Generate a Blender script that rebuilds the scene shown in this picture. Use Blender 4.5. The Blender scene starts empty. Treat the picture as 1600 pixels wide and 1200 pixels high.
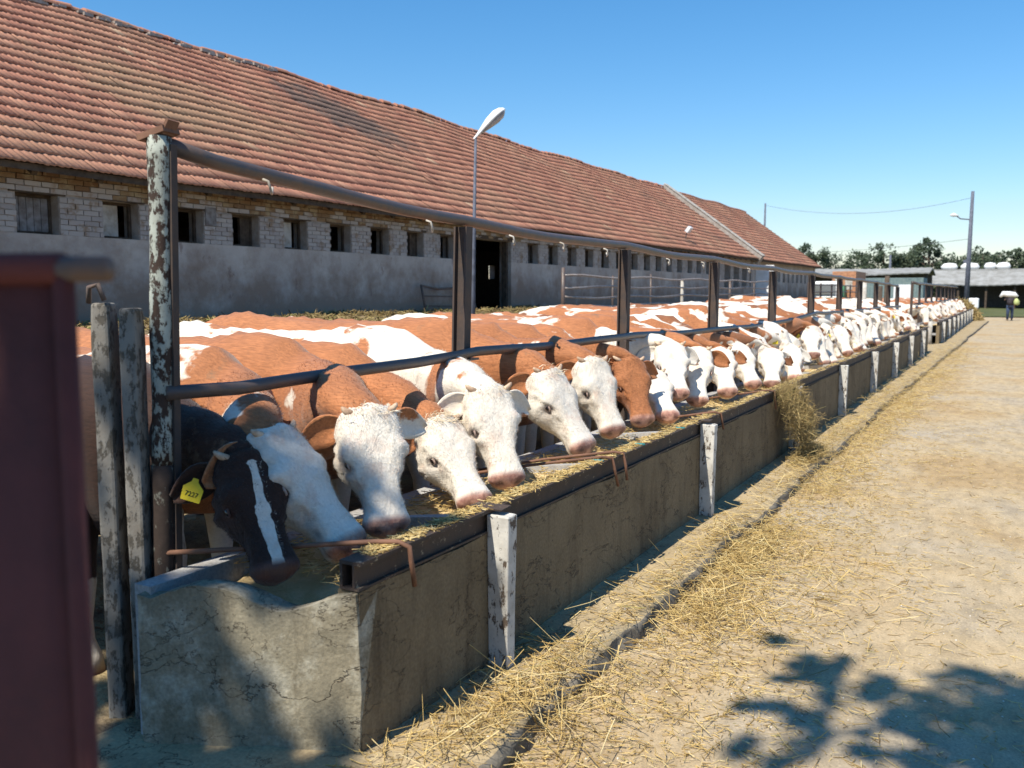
import bpy, math, random
import numpy as np
from mathutils import Vector, Matrix, noise as mnoise
random.seed(7); RNG = np.random.default_rng(7)
sc = bpy.context.scene
COL = sc.collection
rad = math.radians

# ------------------------------------------------------------------ camera, sky, sun, exposure
cam_d = bpy.data.cameras.new('camera'); cam = bpy.data.objects.new('camera', cam_d); COL.objects.link(cam)
sc.camera = cam
YAW, PITCH = 28.998, 5.832
cam.location = (0, 0, 1.7)
cam.rotation_euler = (rad(90 - PITCH), 0, rad(YAW))
cam_d.sensor_width = 36; cam_d.lens = 31.5; cam_d.clip_start = 0.05; cam_d.clip_end = 3000
cam_d.dof.use_dof = True; cam_d.dof.focus_distance = 5.5; cam_d.dof.aperture_fstop = 3.2

SUN = Vector((-0.13, -0.68, 1.0)).normalized()          # towards the sun
el = math.asin(SUN.z); az = math.atan2(SUN.x, SUN.y)
w = bpy.data.worlds.new('World'); sc.world = w; w.use_nodes = True
nt = w.node_tree; bg = nt.nodes['Background']
sky = nt.nodes.new('ShaderNodeTexSky'); sky.sky_type = 'NISHITA'; sky.sun_disc = False
sky.sun_elevation = el; sky.sun_rotation = az
sky.altitude = 0; sky.air_density = 1.3; sky.dust_density = 0.0; sky.ozone_density = 4.0
hs = nt.nodes.new('ShaderNodeHueSaturation'); hs.inputs['Saturation'].default_value = 1.28; hs.inputs['Hue'].default_value = 0.485
tn = nt.nodes.new('ShaderNodeMix'); tn.data_type = 'RGBA'; tn.blend_type = 'MULTIPLY'; tn.inputs[0].default_value = 1.0; tn.inputs[7].default_value = (.88, .95, 1.19, 1)
nt.links.new(sky.outputs[0], hs.inputs['Color']); nt.links.new(hs.outputs[0], tn.inputs[6]); nt.links.new(tn.outputs[2], bg.inputs['Color'])
bg.inputs['Strength'].default_value = 0.092
sl = bpy.data.lights.new('sun', 'SUN'); sl.energy = 5.0; sl.angle = rad(0.53); sl.color = (1.0, 0.93, 0.80)
so = bpy.data.objects.new('sun', sl); COL.objects.link(so)
so.rotation_euler = SUN.to_track_quat('Z', 'Y').to_euler(); so.location = (-10, -20, 40)
vs = sc.view_settings
vs.view_transform = 'Standard'; vs.look = 'None'; vs.gamma = 1; vs.use_curve_mapping = False; vs.exposure = 0.5
sc.cycles.max_bounces = 6

# ------------------------------------------------------------------ helpers
def tag(o, label=None, cat=None, group=None, kind=None):
    if label: o['label'] = label
    if cat: o['category'] = cat
    if group: o['group'] = group
    if kind: o['kind'] = kind
    return o

def empty(name, loc=(0, 0, 0), rz=0.0):
    o = bpy.data.objects.new(name, None); COL.objects.link(o); o.location = loc; o.rotation_euler = (0, 0, rz)
    o.empty_display_size = .1
    return o

def raw(name, V, F, m, parent=None, smooth=False, attrs=None, world=True):
    me = bpy.data.meshes.new(name)
    V = np.asarray(V, float)
    if parent is not None and world:
        q_ = parent
        while q_ is not None: V = V - np.array(q_.location); q_ = q_.parent
    if isinstance(F, np.ndarray):
        nf, k = F.shape
        me.vertices.add(len(V)); me.vertices.foreach_set('co', V.ravel())
        me.loops.add(nf * k); me.loops.foreach_set('vertex_index', F.ravel().astype(np.int32))
        me.polygons.add(nf); me.polygons.foreach_set('loop_start', np.arange(0, nf * k, k, dtype=np.int32))
        me.update(calc_edges=True)
    else:
        me.from_pydata([tuple(v) for v in V], [], F)
    for mm in (m if isinstance(m, (list, tuple)) else [m]): me.materials.append(mm)
    if attrs:
        for k, a in attrs.items():
            at = me.attributes.new(k, 'FLOAT', 'POINT'); at.data.foreach_set('value', np.asarray(a, np.float32))
    if smooth: me.polygons.foreach_set('use_smooth', np.ones(len(me.polygons), bool))
    me.update()
    o = bpy.data.objects.new(name, me); COL.objects.link(o)
    if parent is not None: o.parent = parent
    return o

def share(name, me, parent, loc, rot=None, scale=None):
    o = bpy.data.objects.new(name, me); COL.objects.link(o); o.parent = parent
    o.location = loc
    if rot is not None: o.rotation_euler = rot
    if scale is not None: o.scale = scale
    return o

BOXF = [(0, 3, 2, 1), (4, 5, 6, 7), (0, 1, 5, 4), (1, 2, 6, 5), (2, 3, 7, 6), (3, 0, 4, 7)]
class MB:
    def __init__(s): s.V = []; s.F = []; s.A = []
    def add(s, V, F, a=0.0):
        n = len(s.V); s.V += [tuple(v) for v in V]; s.F += [tuple(i + n for i in f) for f in F]; s.A += [a] * len(V)
    def box(s, x0, x1, y0, y1, z0, z1, a=0.0, j=0.0):
        P = [(x0, y0, z0), (x1, y0, z0), (x1, y1, z0), (x0, y1, z0), (x0, y0, z1), (x1, y0, z1), (x1, y1, z1), (x0, y1, z1)]
        if j: P = [tuple(c + random.uniform(-j, j) for c in p) for p in P]
        s.add(P, BOXF, a)
    def obox(s, c, ax, ay, az, hx, hy, hz, a=0.0):
        c, ax, ay, az = (np.array(q, float) for q in (c, ax, ay, az))
        P = [c + ax * sx * hx + ay * sy * hy + az * sz * hz for sz in (-1, 1) for sx, sy in ((-1, -1), (1, -1), (1, 1), (-1, 1))]
        s.add(P, BOXF, a)
    def bar(s, p, q, wd, h, up=(0, 0, 1), a=0.0):
        p, q = np.array(p, float), np.array(q, float); d = q - p; L = np.linalg.norm(d); d /= L
        u = np.array(up, float); u = u - d * (u @ d); u /= np.linalg.norm(u); r = np.cross(d, u)
        s.obox((p + q) / 2, d, r, u, L / 2, wd / 2, h / 2, a)
    def tube(s, pts, r, n=10, a=0.0, cap=True, jit=0.0):
        pts = [np.array(p, float) for p in pts]; m = len(pts)
        rs = r if isinstance(r, (list, tuple, np.ndarray)) else [r] * m
        up = np.array((0, 0, 1.)); rings = []
        for i in range(m):
            t = pts[min(i + 1, m - 1)] - pts[max(i - 1, 0)]; t /= np.linalg.norm(t) + 1e-9
            if i == 0:
                if abs(t @ up) > .95: up = np.array((1., 0, 0))
            u = up - t * (up @ t); u /= np.linalg.norm(u); up = u; v = np.cross(t, u)
            rings.append([pts[i] + (u * math.cos(2 * math.pi * k / n) + v * math.sin(2 * math.pi * k / n)) * rs[i] * (1 + random.uniform(-jit, jit)) for k in range(n)])
        V = [p for rg in rings for p in rg]
        F = [(i * n + k, i * n + (k + 1) % n, (i + 1) * n + (k + 1) % n, (i + 1) * n + k) for i in range(m - 1) for k in range(n)]
        if cap: F += [tuple(range(n))[::-1], tuple((m - 1) * n + k for k in range(n))]
        s.add(V, F, a)
    def build(s, name, m, parent=None, smooth=False):
        return raw(name, s.V, s.F, m, parent, smooth, {'rnd': s.A})

def bevel(o, wd=.006, seg=1):
    md = o.modifiers.new('bevel', 'BEVEL'); md.width = wd; md.segments = seg; md.limit_method = 'ANGLE'
    return o

def grid(xs, ys, fz):
    X, Y = np.meshgrid(xs, ys); Z = fz(X, Y)
    V = np.stack([X.ravel(), Y.ravel(), Z.ravel()], 1)
    nx, ny = len(xs), len(ys); i = np.arange(nx - 1)[None, :] + np.arange(ny - 1)[:, None] * nx
    F = np.stack([i, i + 1, i + nx + 1, i + nx], -1).reshape(-1, 4)
    return V, F

def vn(x, y, s=1.0, seed=0.0, oct=3):
    """cheap smooth value noise, vectorised, about -1..1"""
    x = np.asarray(x, float) * s + seed * 17.3; y = np.asarray(y, float) * s + seed * 5.1
    out = 0; amp = 1.0; tot = 0
    for o in range(oct):
        xi = np.floor(x).astype(np.int64); yi = np.floor(y).astype(np.int64); fx = x - xi; fy = y - yi
        fx = fx * fx * (3 - 2 * fx); fy = fy * fy * (3 - 2 * fy)
        def h(a, b):
            n = (a * 374761393 + b * 668265263 + 1274126177) & 0x7fffffff
            n = ((n ^ (n >> 13)) * 1274126177) & 0x7fffffff
            return (n ^ (n >> 16)) % 65536 / 32768.0 - 1
        v = (h(xi, yi) * (1 - fx) + h(xi + 1, yi) * fx) * (1 - fy) + (h(xi, yi + 1) * (1 - fx) + h(xi + 1, yi + 1) * fx) * fy
        out = out + v * amp; tot += amp; amp *= .5; x = x * 2.03 + 3.7; y = y * 2.03 + 1.9
    return out / tot

# ------------------------------------------------------------------ materials
class NT:
    def __init__(s, name, rough=.85, spec=.3):
        s.m = bpy.data.materials.new(name); s.m.use_nodes = True; s.t = s.m.node_tree
        s.b = s.t.nodes['Principled BSDF']; s.b.inputs['Roughness'].default_value = rough
        s.b.inputs['Specular IOR Level'].default_value = spec; s._pos = None; s._obj = None
    def n(s, typ, **k):
        nd = s.t.nodes.new(typ)
        for a, v in k.items(): setattr(nd, a, v)
        return nd
    def l(s, a, b): s.t.links.new(a, b)
    def pos(s):
        if s._pos is None: s._pos = s.n('ShaderNodeNewGeometry').outputs['Position']
        return s._pos
    def obj(s):
        if s._obj is None: s._obj = s.n('ShaderNodeTexCoord').outputs['Object']
        return s._obj
    def map(s, vec, scale=(1, 1, 1), rot=(0, 0, 0)):
        m = s.n('ShaderNodeMapping'); s.l(vec, m.inputs[0]); m.inputs['Scale'].default_value = scale; m.inputs['Rotation'].default_value = rot
        return m.outputs[0]
    def noise(s, vec, scale, detail=4, rough=.55, dist=0.0):
        x = s.n('ShaderNodeTexNoise'); s.l(vec, x.inputs['Vector']); x.inputs['Scale'].default_value = scale
        x.inputs['Detail'].default_value = detail; x.inputs['Roughness'].default_value = rough; x.inputs['Distortion'].default_value = dist
        return x.outputs['Fac']
    def voro(s, vec, scale, feature='F1'):
        x = s.n('ShaderNodeTexVoronoi', feature=feature); s.l(vec, x.inputs['Vector']); x.inputs['Scale'].default_value = scale
        return x.outputs['Distance']
    def ramp(s, fac, stops):
        r = s.n('ShaderNodeValToRGB'); s.l(fac, r.inputs[0]); e = r.color_ramp.elements
        while len(e) < len(stops): e.new(.5)
        for i, (p, c) in enumerate(stops):
            e[i].position = p; e[i].color = (c, c, c, 1) if isinstance(c, (int, float)) else (*c, 1)
        return r.outputs[0]
    def mix(s, fac, a, b, mode='MIX'):
        x = s.n('ShaderNodeMix', data_type='RGBA', blend_type=mode)
        for v, i in ((fac, 0), (a, 6), (b, 7)):
            if hasattr(v, 'links'): s.l(v, x.inputs[i])
            elif i == 0: x.inputs[0].default_value = v
            else: x.inputs[i].default_value = (*v, 1)
        return x.outputs[2]
    def math(s, op, a, b=None, clamp=False):
        x = s.n('ShaderNodeMath', operation=op); x.use_clamp = clamp
        for v, i in ((a, 0), (b, 1)):
            if v is None: continue
            if hasattr(v, 'links'): s.l(v, x.inputs[i])
            else: x.inputs[i].default_value = v
        return x.outputs[0]
    def attr(s, name, typ='GEOMETRY'):
        x = s.n('ShaderNodeAttribute', attribute_type=typ, attribute_name=name); return x.outputs['Fac']
    def col(s, c): 
        if hasattr(c, 'links'): s.l(c, s.b.inputs['Base Color'])
        else: s.b.inputs['Base Color'].default_value = (*c, 1)
        return s
    def bump(s, h, strength=.5, dist=.01):
        x = s.n('ShaderNodeBump'); x.inputs['Strength'].default_value = strength; x.inputs['Distance'].default_value = dist
        s.l(h, x.inputs['Height']); s.l(x.outputs[0], s.b.inputs['Normal']); return s

def m_plain(name, c, rough=.7, spec=.3, var=.25, scale=6.0, c2=None, bump=.3, bscale=60, bd=.004, metal=0.0):
    q = NT(name, rough, spec); c2 = c2 or tuple(x * (1 - var * 1.6) for x in c)
    f = q.ramp(q.noise(q.pos(), scale, 6, .6), [(.38, 0.0), (.62, 1.0)])
    q.col(q.mix(f, c, c2)); q.b.inputs['Metallic'].default_value = metal
    if bump: q.bump(q.noise(q.pos(), bscale, 4), bump, bd)
    return q.m

def m_road():
    q = NT('packed_earth', .95, .15); P = q.pos()
    big = q.ramp(q.noise(P, .55, 5, .6, .4), [(.35, (.40, .285, .155)), (.5, (.45, .35, .22)), (.68, (.40, .34, .26))])
    med = q.ramp(q.noise(q.map(P, (1.6, .7, 1)), 6, 8, .65), [(.3, .72), (.55, 1.0), (.75, 1.12)])
    fine = q.ramp(q.noise(P, 90, 3, .6), [(.25, .75), (.5, 1.0), (.8, 1.25)])
    dark = q.ramp(q.noise(P, 22, 4, .7), [(.28, .55), (.36, 1.0), (.62, 1.0), (.72, 1.2)])
    c = q.mix(1, q.mix(1, q.mix(1, big, med, 'MULTIPLY'), fine, 'MULTIPLY'), dark, 'MULTIPLY')
    dg = q.ramp(q.noise(q.map(P, (1.4, .5, 1)), 1.1, 6, .7), [(.56, 0.0), (.68, .55)]); c = q.mix(dg, c, (.27, .215, .15))
    # dry crumbs of straw trodden into the earth
    cr = q.ramp(q.voro(q.map(P, (1, .35, 1), (0, 0, .35)), 38), [(.10, 1.0), (.2, 0.0)])
    msk = q.ramp(q.noise(P, 1.4, 3), [(.4, 0.0), (.65, .8)])
    c = q.mix(q.math('MULTIPLY', cr, msk), c, (.58, .45, .22))
    q.col(c)
    h = q.math('ADD', q.noise(P, 14, 8, .7), q.math('MULTIPLY', q.noise(P, 110, 3), .35))
    q.bump(h, .55, .03); return q.m

def m_concrete(name, a=(.34, .31, .25), b=(.22, .19, .14), stain=(.12, .09, .06), cracks=True, light=None):
    q = NT(name, .92, .2); P = q.pos()
    c = q.mix(q.ramp(q.noise(P, 2.2, 6, .6), [(.35, 0.0), (.65, 1.0)]), a, b)
    c = q.mix(q.ramp(q.noise(q.map(P, (3, 3, .6)), 2.5, 6, .65), [(.5, 0.0), (.72, .75)]), c, stain)
    if light: c = q.mix(q.ramp(q.noise(P, 5, 6, .7), [(.5, 0.0), (.62, .8)]), c, light)
    sp = q.ramp(q.voro(P, 26), [(.06, 1.0), (.14, 0.0)])
    c = q.mix(q.math('MULTIPLY', sp, q.ramp(q.noise(P, 3, 2), [(.5, 0.0), (.6, .8)])), c, (.06, .045, .035))
    c = q.mix(1, c, q.ramp(q.noise(P, 70, 4), [(.3, .8), (.7, 1.18)]), 'MULTIPLY')
    h = q.math('ADD', q.noise(P, 9, 8, .65), q.math('MULTIPLY', q.noise(P, 90, 3), .25))
    if cracks:
        cr = None
        for sc2, w2 in ((.9, .0022), (1.7, .0016)):
            d_ = q.math('ABSOLUTE', q.math('SUBTRACT', q.noise(q.map(P, (1, 1, 1.9), (0, 0, .4)), sc2, 7, .6, .3), .5))
            t_ = q.ramp(d_, [(0.0, 1.0), (w2, 0.0)]); cr = t_ if cr is None else q.math('MAXIMUM', cr, t_)
        c = q.mix(q.math('MULTIPLY', cr, .75), c, (.06, .045, .035))
        h = q.math('SUBTRACT', h, q.math('MULTIPLY', cr, .5))
    q.col(c); q.bump(h, .7, .012); return q.m

def m_flaky(name, paint, under, thr=.5, scale=18, zs=.5, dirt=(.12, .09, .06)):
    """limewash or paint flaking off something darker"""
    q = NT(name, .85, .25); P = q.pos()
    f = q.ramp(q.noise(q.map(P, (1, 1, zs)), scale, 7, .7), [(thr - .03, 0.0), (thr + .02, 1.0)])
    u = q.mix(q.noise(P, 40, 3), under, tuple(x * .5 for x in under))
    pc = q.mix(q.ramp(q.noise(P, 6, 5, .6), [(.4, 0.0), (.8, .7)]), paint, dirt)
    q.col(q.mix(f, u, pc)); q.bump(q.math('ADD', f, q.math('MULTIPLY', q.noise(P, 80, 3), .5)), .6, .004); return q.m

def m_wall():
    q = NT('limewashed_wall', .95, .1); P = q.pos()
    c = q.mix(q.ramp(q.noise(P, .9, 6, .6), [(.35, 0.0), (.7, 1.0)]), (.54, .485, .435), (.38, .33, .30))
    # dirt coming up from the yard: real splashed muck, densest low on the wall
    sep = q.n('ShaderNodeSeparateXYZ'); q.l(P, sep.inputs[0])
    zz = q.math('MULTIPLY', q.math('SUBTRACT', 2.7, sep.outputs[2]), .30)
    d = q.math('ADD', q.noise(P, 1.6, 7, .68), zz)
    c = q.mix(q.ramp(d, [(.54, 0.0), (.85, .8)]), c, (.24, .165, .12))
    sp = q.ramp(q.noise(P, 7, 6, .75), [(.66, 0.0), (.70, .8)])
    c = q.mix(sp, c, (.13, .075, .05))
    sp = q.ramp(q.noise(q.map(P, (1, 1, .5)), 3.3, 7, .8), [(.60, 0.0), (.64, .55)]); c = q.mix(sp, c, (.20, .13, .11))
    q.col(c); q.bump(q.noise(P, 8, 8, .7), .6, .03); return q.m

def m_brick(name, a, b, c3, pt=.45):
    q = NT(name, .93, .15); P = q.pos(); r = q.attr('rnd')
    c = q.mix(r, a, b); c = q.mix(q.ramp(q.noise(P, 3.5, 6, .7), [(pt, 0.0), (pt + .12, 1.0)]), c, c3)
    q.col(c); q.bump(q.noise(P, 30, 5, .7), .6, .01); return q.m

def m_tile():
    q = NT('clay_tile', .85, .2); P = q.pos(); r = q.attr('rnd')
    c = q.ramp(r, [(0.0, (.38, .17, .115)), (.35, (.45, .205, .135)), (.7, (.51, .24, .155)), (.985, (.56, .28, .18)), (1.0, (.66, .45, .29))])
    lich = q.ramp(q.noise(q.map(P, (.5, .5, .5)), .9, 6, .7), [(.45, 0.0), (.7, .55)])
    c = q.mix(lich, c, (.42, .27, .165))
    sp_ = q.n('ShaderNodeSeparateXYZ'); q.l(P, sp_.inputs[0]); Yc, Zc = sp_.outputs[1], sp_.outputs[2]
    def blob(y0, z0, ry, rz, sh=0.0):
        a = q.math('DIVIDE', q.math('ADD', q.math('SUBTRACT', Yc, y0), q.math('MULTIPLY', q.math('SUBTRACT', Zc, z0), sh)), ry); b = q.math('DIVIDE', q.math('SUBTRACT', Zc, z0), rz)
        return q.math('ADD', q.math('MULTIPLY', a, a), q.math('MULTIPLY', b, b))
    nn_ = q.math('MULTIPLY', q.math('SUBTRACT', q.noise(P, 1.6, 5, .7), .5), 3.2)
    p1 = q.ramp(q.math('ADD', blob(12.8, 5.3, 3.2, .95), nn_), [(.3, .42), (1.6, 0.0)]); c = q.mix(p1, c, (.42, .29, .165))
    p2 = q.ramp(q.math('ADD', blob(18.8, 6.3, 2.0, .9, .9), nn_), [(.4, .8), (1.3, 0.0)]); c = q.mix(p2, c, (.17, .13, .11))
    dk = q.ramp(q.noise(q.map(P, (.6, .22, .6)), .9, 4, .6), [(.60, 0.0), (.70, .62)])
    c = q.mix(dk, c, (.19, .13, .10))
    c = q.mix(1, c, q.ramp(q.noise(P, 25, 5, .7), [(.3, .78), (.7, 1.15)]), 'MULTIPLY')
    q.col(c); q.bump(q.noise(P, 60, 4), .3, .006); return q.m

def m_rust(name, a=(.10, .075, .065), b=(.17, .095, .06), rough=.6, light=(.3, .28, .27), lt=.72):
    q = NT(name, rough, .4); P = q.pos()
    c = q.mix(q.ramp(q.noise(P, 9, 6, .7), [(.4, 0.0), (.65, 1.0)]), a, b)
    c = q.mix(q.ramp(q.noise(P, 22, 5, .7), [(lt, 0.0), (lt + .05, .9)]), c, light)
    q.col(c); q.bump(q.noise(P, 70, 4, .7), .35, .004); return q.m

def m_straw(name, stops):
    q = NT(name, .75, .25); r = q.attr('rnd'); q.col(q.ramp(r, stops)); return q.m

def m_leaf(name, stops):
    q = NT(name, .6, .3); r = q.attr('rnd'); c = q.ramp(r, stops); q.col(c)
    tr = q.n('ShaderNodeBsdfTranslucent'); q.l(c, tr.inputs[0]); mx = q.n('ShaderNodeMixShader'); mx.inputs[0].default_value = .3
    out = q.t.nodes['Material Output']; q.l(q.b.outputs[0], mx.inputs[1]); q.l(tr.outputs[0], mx.inputs[2]); q.l(mx.outputs[0], out.inputs[0])
    return q.m

def m_hide():
    q = NT('cattle_hide', .72, .25); O = q.obj()
    seed = q.attr('seed', 'OBJECT'); white = q.attr('white', 'OBJECT'); hw = q.attr('head_white', 'OBJECT'); tone = q.attr('tone', 'OBJECT')
    cx = q.n('ShaderNodeCombineXYZ'); q.l(seed, cx.inputs[0]); q.l(q.math('MULTIPLY', seed, 1.7), cx.inputs[1]); q.l(q.math('MULTIPLY', seed, .6), cx.inputs[2])
    va = q.n('ShaderNodeVectorMath', operation='ADD'); q.l(O, va.inputs[0]); q.l(cx.outputs[0], va.inputs[1])
    n = q.noise(q.map(va.outputs[0], (1, 1.3, 1.3)), 1.55, 4, .52, .5)
    mh = q.attr('m_head'); ml = q.attr('m_leg')
    f = q.math('ADD', n, white)
    f = q.math('ADD', f, q.math('MULTIPLY', mh, hw)); f = q.math('ADD', f, q.math('MULTIPLY', q.attr('m_blz'), q.attr('blaze', 'OBJECT')))
    edge_ = q.math('MULTIPLY', mh, q.math('SUBTRACT', 1.0, mh)); f = q.math('ADD', f, q.math('MULTIPLY', edge_, q.math('MULTIPLY', q.math('SUBTRACT', q.noise(va.outputs[0], 9, 4, .6, 1.0), .5), 2.0))); f = q.math('ADD', f, q.math('MULTIPLY', ml, .35))
    f = q.math('ADD', f, q.math('MULTIPLY', q.math('SUBTRACT', q.noise(O, 60, 2), .5), .035))
    f = q.ramp(f, [(.555, 0.0), (.58, 1.0)])
    hair = q.noise(q.map(O, (9, 60, 60)), 1.6, 4, .6); big = q.noise(O, 4, 4)
    br = q.mix(tone, (.42, .165, .065), (.022, .009, .006)); br = q.mix(q.math('MULTIPLY', q.math('SUBTRACT', 1.0, tone), q.ramp(big, [(.3, 0.0), (.75, .6)])), br, (.27, .10, .04))
    br = q.mix(1, br, q.ramp(hair, [(.3, .7), (.7, 1.25)]), 'MULTIPLY')
    wh = q.mix(q.ramp(q.noise(O, 7, 6, .65), [(.45, 0.0), (.8, .6)]), (.76, .70, .61), (.52, .42, .31))
    wh = q.mix(1, wh, q.ramp(hair, [(.3, .88), (.7, 1.06)]), 'MULTIPLY')
    c = q.mix(f, br, wh)
    dn = q.ramp(q.noise(q.map(va.outputs[0], (1.2, 1.2, .7)), 3.2, 7, .72), [(.60, 0.0), (.68, .7)]); c = q.mix(q.math('MULTIPLY', dn, q.math('SUBTRACT', 1.0, mh)), c, (.17, .11, .065))
    pk = q.ramp(q.noise(O, 11, 4, .6), [(.52, 0.0), (.7, .5)]); c = q.mix(q.math('MULTIPLY', pk, q.math('MULTIPLY', mh, f)), c, (.62, .42, .32))
    c = q.mix(q.attr('m_muz'), c, q.mix(tone, q.mix(q.ramp(q.noise(O, 26, 4, .6), [(.4, 0.0), (.62, 1.0)]), (.56, .32, .24), (.36, .18, .14)), (.07, .04, .035)))
    c = q.mix(q.attr('m_dark'), c, (.10, .045, .035))
    q.col(c)
    q.l(q.math('SUBTRACT', .72, q.math('MULTIPLY', q.attr('m_muz'), .38)), q.b.inputs['Roughness'])
    sh = q.b.inputs.get('Sheen Weight')
    if sh: sh.default_value = .15
    wr = q.noise(q.map(O, (22, 12, 8)), 1.0, 5, .6, 1.0)
    h = q.math('ADD', q.math('MULTIPLY', hair, .4), q.math('MULTIPLY', wr, q.math('ADD', q.math('MULTIPLY', mh, 1.1), .35)))
    q.bump(h, .55, .012); return q.m

M = {}
M['road'] = m_road()
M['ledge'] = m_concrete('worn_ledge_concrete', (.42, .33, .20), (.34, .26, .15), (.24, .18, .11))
M['riser'] = m_concrete('broken_edge_shade_toned', (.20, .175, .14), (.13, .115, .09), (.07, .06, .045))  # rough bare concrete, darkened further for the shade on the riser
M['conc'] = m_concrete('trough_concrete', (.23, .175, .105), (.165, .125, .075), (.09, .065, .04))
M['endconc'] = m_concrete('end_wall_concrete', (.30, .265, .19), (.215, .185, .13), (.12, .095, .06), light=(.42, .39, .31))
M['inner'] = m_concrete('inner_trough_concrete', (.42, .42, .42), (.32, .31, .30), (.22, .19, .16), False)
M['lime'] = m_flaky('limewashed_post', (.62, .60, .55), (.16, .12, .09), .43, 26)
M['limepost'] = m_flaky('flaking_painted_pole', (.40, .43, .38), (.07, .045, .035), .50, 30, .6)
M['footpost'] = m_flaky('bare_post_foot', (.20, .20, .17), (.06, .042, .034), .60, 26, .6)
M['oldpost'] = m_flaky('weathered_concrete_post', (.23, .215, .19), (.12, .105, .085), .47, 24)
M['rust'] = m_rust('rusty_steel'); M['rail'] = m_rust('rail_pipe', (.085, .072, .070), (.13, .085, .065), .42)
M['darkpost'] = m_rust('dark_post', (.05, .04, .037), (.085, .055, .04), .7)
M['palerail'] = m_rust('pale_rail', (.34, .30, .28), (.24, .18, .14), .6)
M['rod'] = m_rust('rusty_rod', (.21, .105, .065), (.13, .065, .04), .8, (.34, .22, .14), .7)
M['beam'] = m_rust('channel_steel', (.045, .035, .030), (.07, .045, .034), .7, (.30, .24, .16), .60)
M['gatered'] = m_rust('red_gate_sheet', (.115, .030, .026), (.085, .024, .021), .8, (.16, .07, .05), .75)
M['wall'] = m_wall()
M['brickw'] = m_brick('limewashed_brick', (.46, .42, .39), (.36, .32, .30), (.28, .20, .14), .52)
M['brickr'] = m_brick('bare_brick', (.28, .19, .11), (.20, .12, .07), (.36, .29, .19), .48)
M['mortar'] = m_plain('mortar', (.40, .36, .33), .95, c2=(.30, .25, .21))
M['tile'] = m_tile()
M['wood'] = m_plain('old_wood', (.10, .075, .055), .9, c2=(.055, .04, .03), scale=9)
M['greywood'] = m_plain('grey_boards', (.26, .25, .25), .9, c2=(.15, .13, .12), scale=9)
M['paleboard'] = m_plain('pale_board', (.50, .48, .44), .85, c2=(.33, .29, .24))
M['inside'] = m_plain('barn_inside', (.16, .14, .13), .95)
M['yard'] = m_plain('trodden_muck', (.15, .11, .07), .95, c2=(.30, .23, .12), scale=2.5, bump=.9, bscale=14, bd=.05)
M['field'] = m_plain('field_soil', (.30, .24, .16), .95, c2=(.22, .19, .12), scale=.3)
M['grass'] = m_plain('grass_field', (.085, .105, .035), .95, c2=(.13, .13, .05), scale=.6, bump=1, bscale=6, bd=.2)
M['feed'] = m_plain('meal_feed', (.66, .50, .27), .95, c2=(.52, .38, .18), scale=9, bump=.9, bscale=90, bd=.008)
M['straw'] = m_straw('straw', [(0.0, (.20, .13, .05)), (.25, (.44, .30, .11)), (.7, (.64, .47, .19)), (.95, (.74, .60, .32)), (1.0, (.30, .26, .09))])
M['hay'] = m_straw('hay', [(0.0, (.17, .12, .05)), (.5, (.36, .26, .11)), (.9, (.50, .38, .17)), (1.0, (.25, .22, .08))])
M['litter'] = m_straw('bedding', [(0.0, (.10, .07, .03)), (.5, (.24, .17, .07)), (.9, (.45, .35, .15)), (1.0, (.16, .17, .05))])
M['stone'] = m_straw('gravel', [(0.0, (.25, .21, .17)), (.6, (.45, .39, .31)), (1.0, (.72, .68, .6))])
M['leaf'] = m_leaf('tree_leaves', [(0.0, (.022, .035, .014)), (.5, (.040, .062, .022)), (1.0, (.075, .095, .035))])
M['hazedleaf'] = m_leaf('hazed_tree_leaves', [(0.0, (.055, .080, .055)), (.5, (.085, .115, .070)), (1.0, (.125, .15, .085))])  # paler leaf greens: distance haze is put into the colour
M['bark'] = m_plain('bark', (.12, .09, .065), .95)
M['hide'] = m_hide()
M['horn'] = m_plain('horn', (.62, .47, .33), .5, c2=(.40, .26, .17), scale=30, bump=0)
M['eye'] = m_plain('eye', (.02, .012, .01), .12, .8, bump=0)
M['tuft'] = m_straw('forelock_hair', [(0.0, (.55, .44, .30)), (1.0, (.78, .70, .56))])
M['tag'] = m_plain('yellow_tag', (.72, .58, .03), .4, bump=0, c2=(.62, .46, .03))
M['ink'] = m_plain('tag_ink', (.02, .02, .02), .6, bump=0)
M['white'] = m_plain('white_enamel', (.80, .80, .80), .35, var=.08, bump=0)
M['lens'] = m_plain('lamp_lens', (.42, .42, .45), .25, bump=0)
M['pole'] = m_plain('grey_pole', (.13, .145, .19), .7)
M['asb'] = m_plain('cement_sheet_roof', (.31, .31, .30), .9, c2=(.22, .215, .20), scale=1.2)
M['teal'] = m_plain('teal_paint', (.13, .19, .20), .7, c2=(.20, .25, .24))
M['orange'] = m_plain('orange_paint', (.50, .24, .13), .6)
M['green'] = m_plain('green_paint', (.10, .30, .17), .5)
M['glass'] = m_plain('dark_glass', (.03, .04, .045), .15, .6, bump=0)
M['tyre'] = m_plain('tyre', (.03, .03, .03), .9)
M['sack'] = m_plain('white_sack', (.80, .80, .78), .8, var=.1, bump=.5, bscale=12, bd=.03)
M['skin'] = m_plain('skin', (.45, .26, .18), .6, bump=0)
M['denim'] = m_plain('denim', (.05, .075, .14), .9)
M['shirt'] = m_plain('dark_shirt', (.06, .05, .06), .9)
M['lime2'] = m_plain('lime_bag', (.55, .62, .25), .8)
M['hair'] = m_plain('dark_hair', (.03, .022, .018), .8)
M['wire'] = m_plain('wire', (.10, .10, .11), .7, bump=0)
M['rope'] = m_plain('teal_rope', (.04, .28, .30), .8, bump=0)

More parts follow.
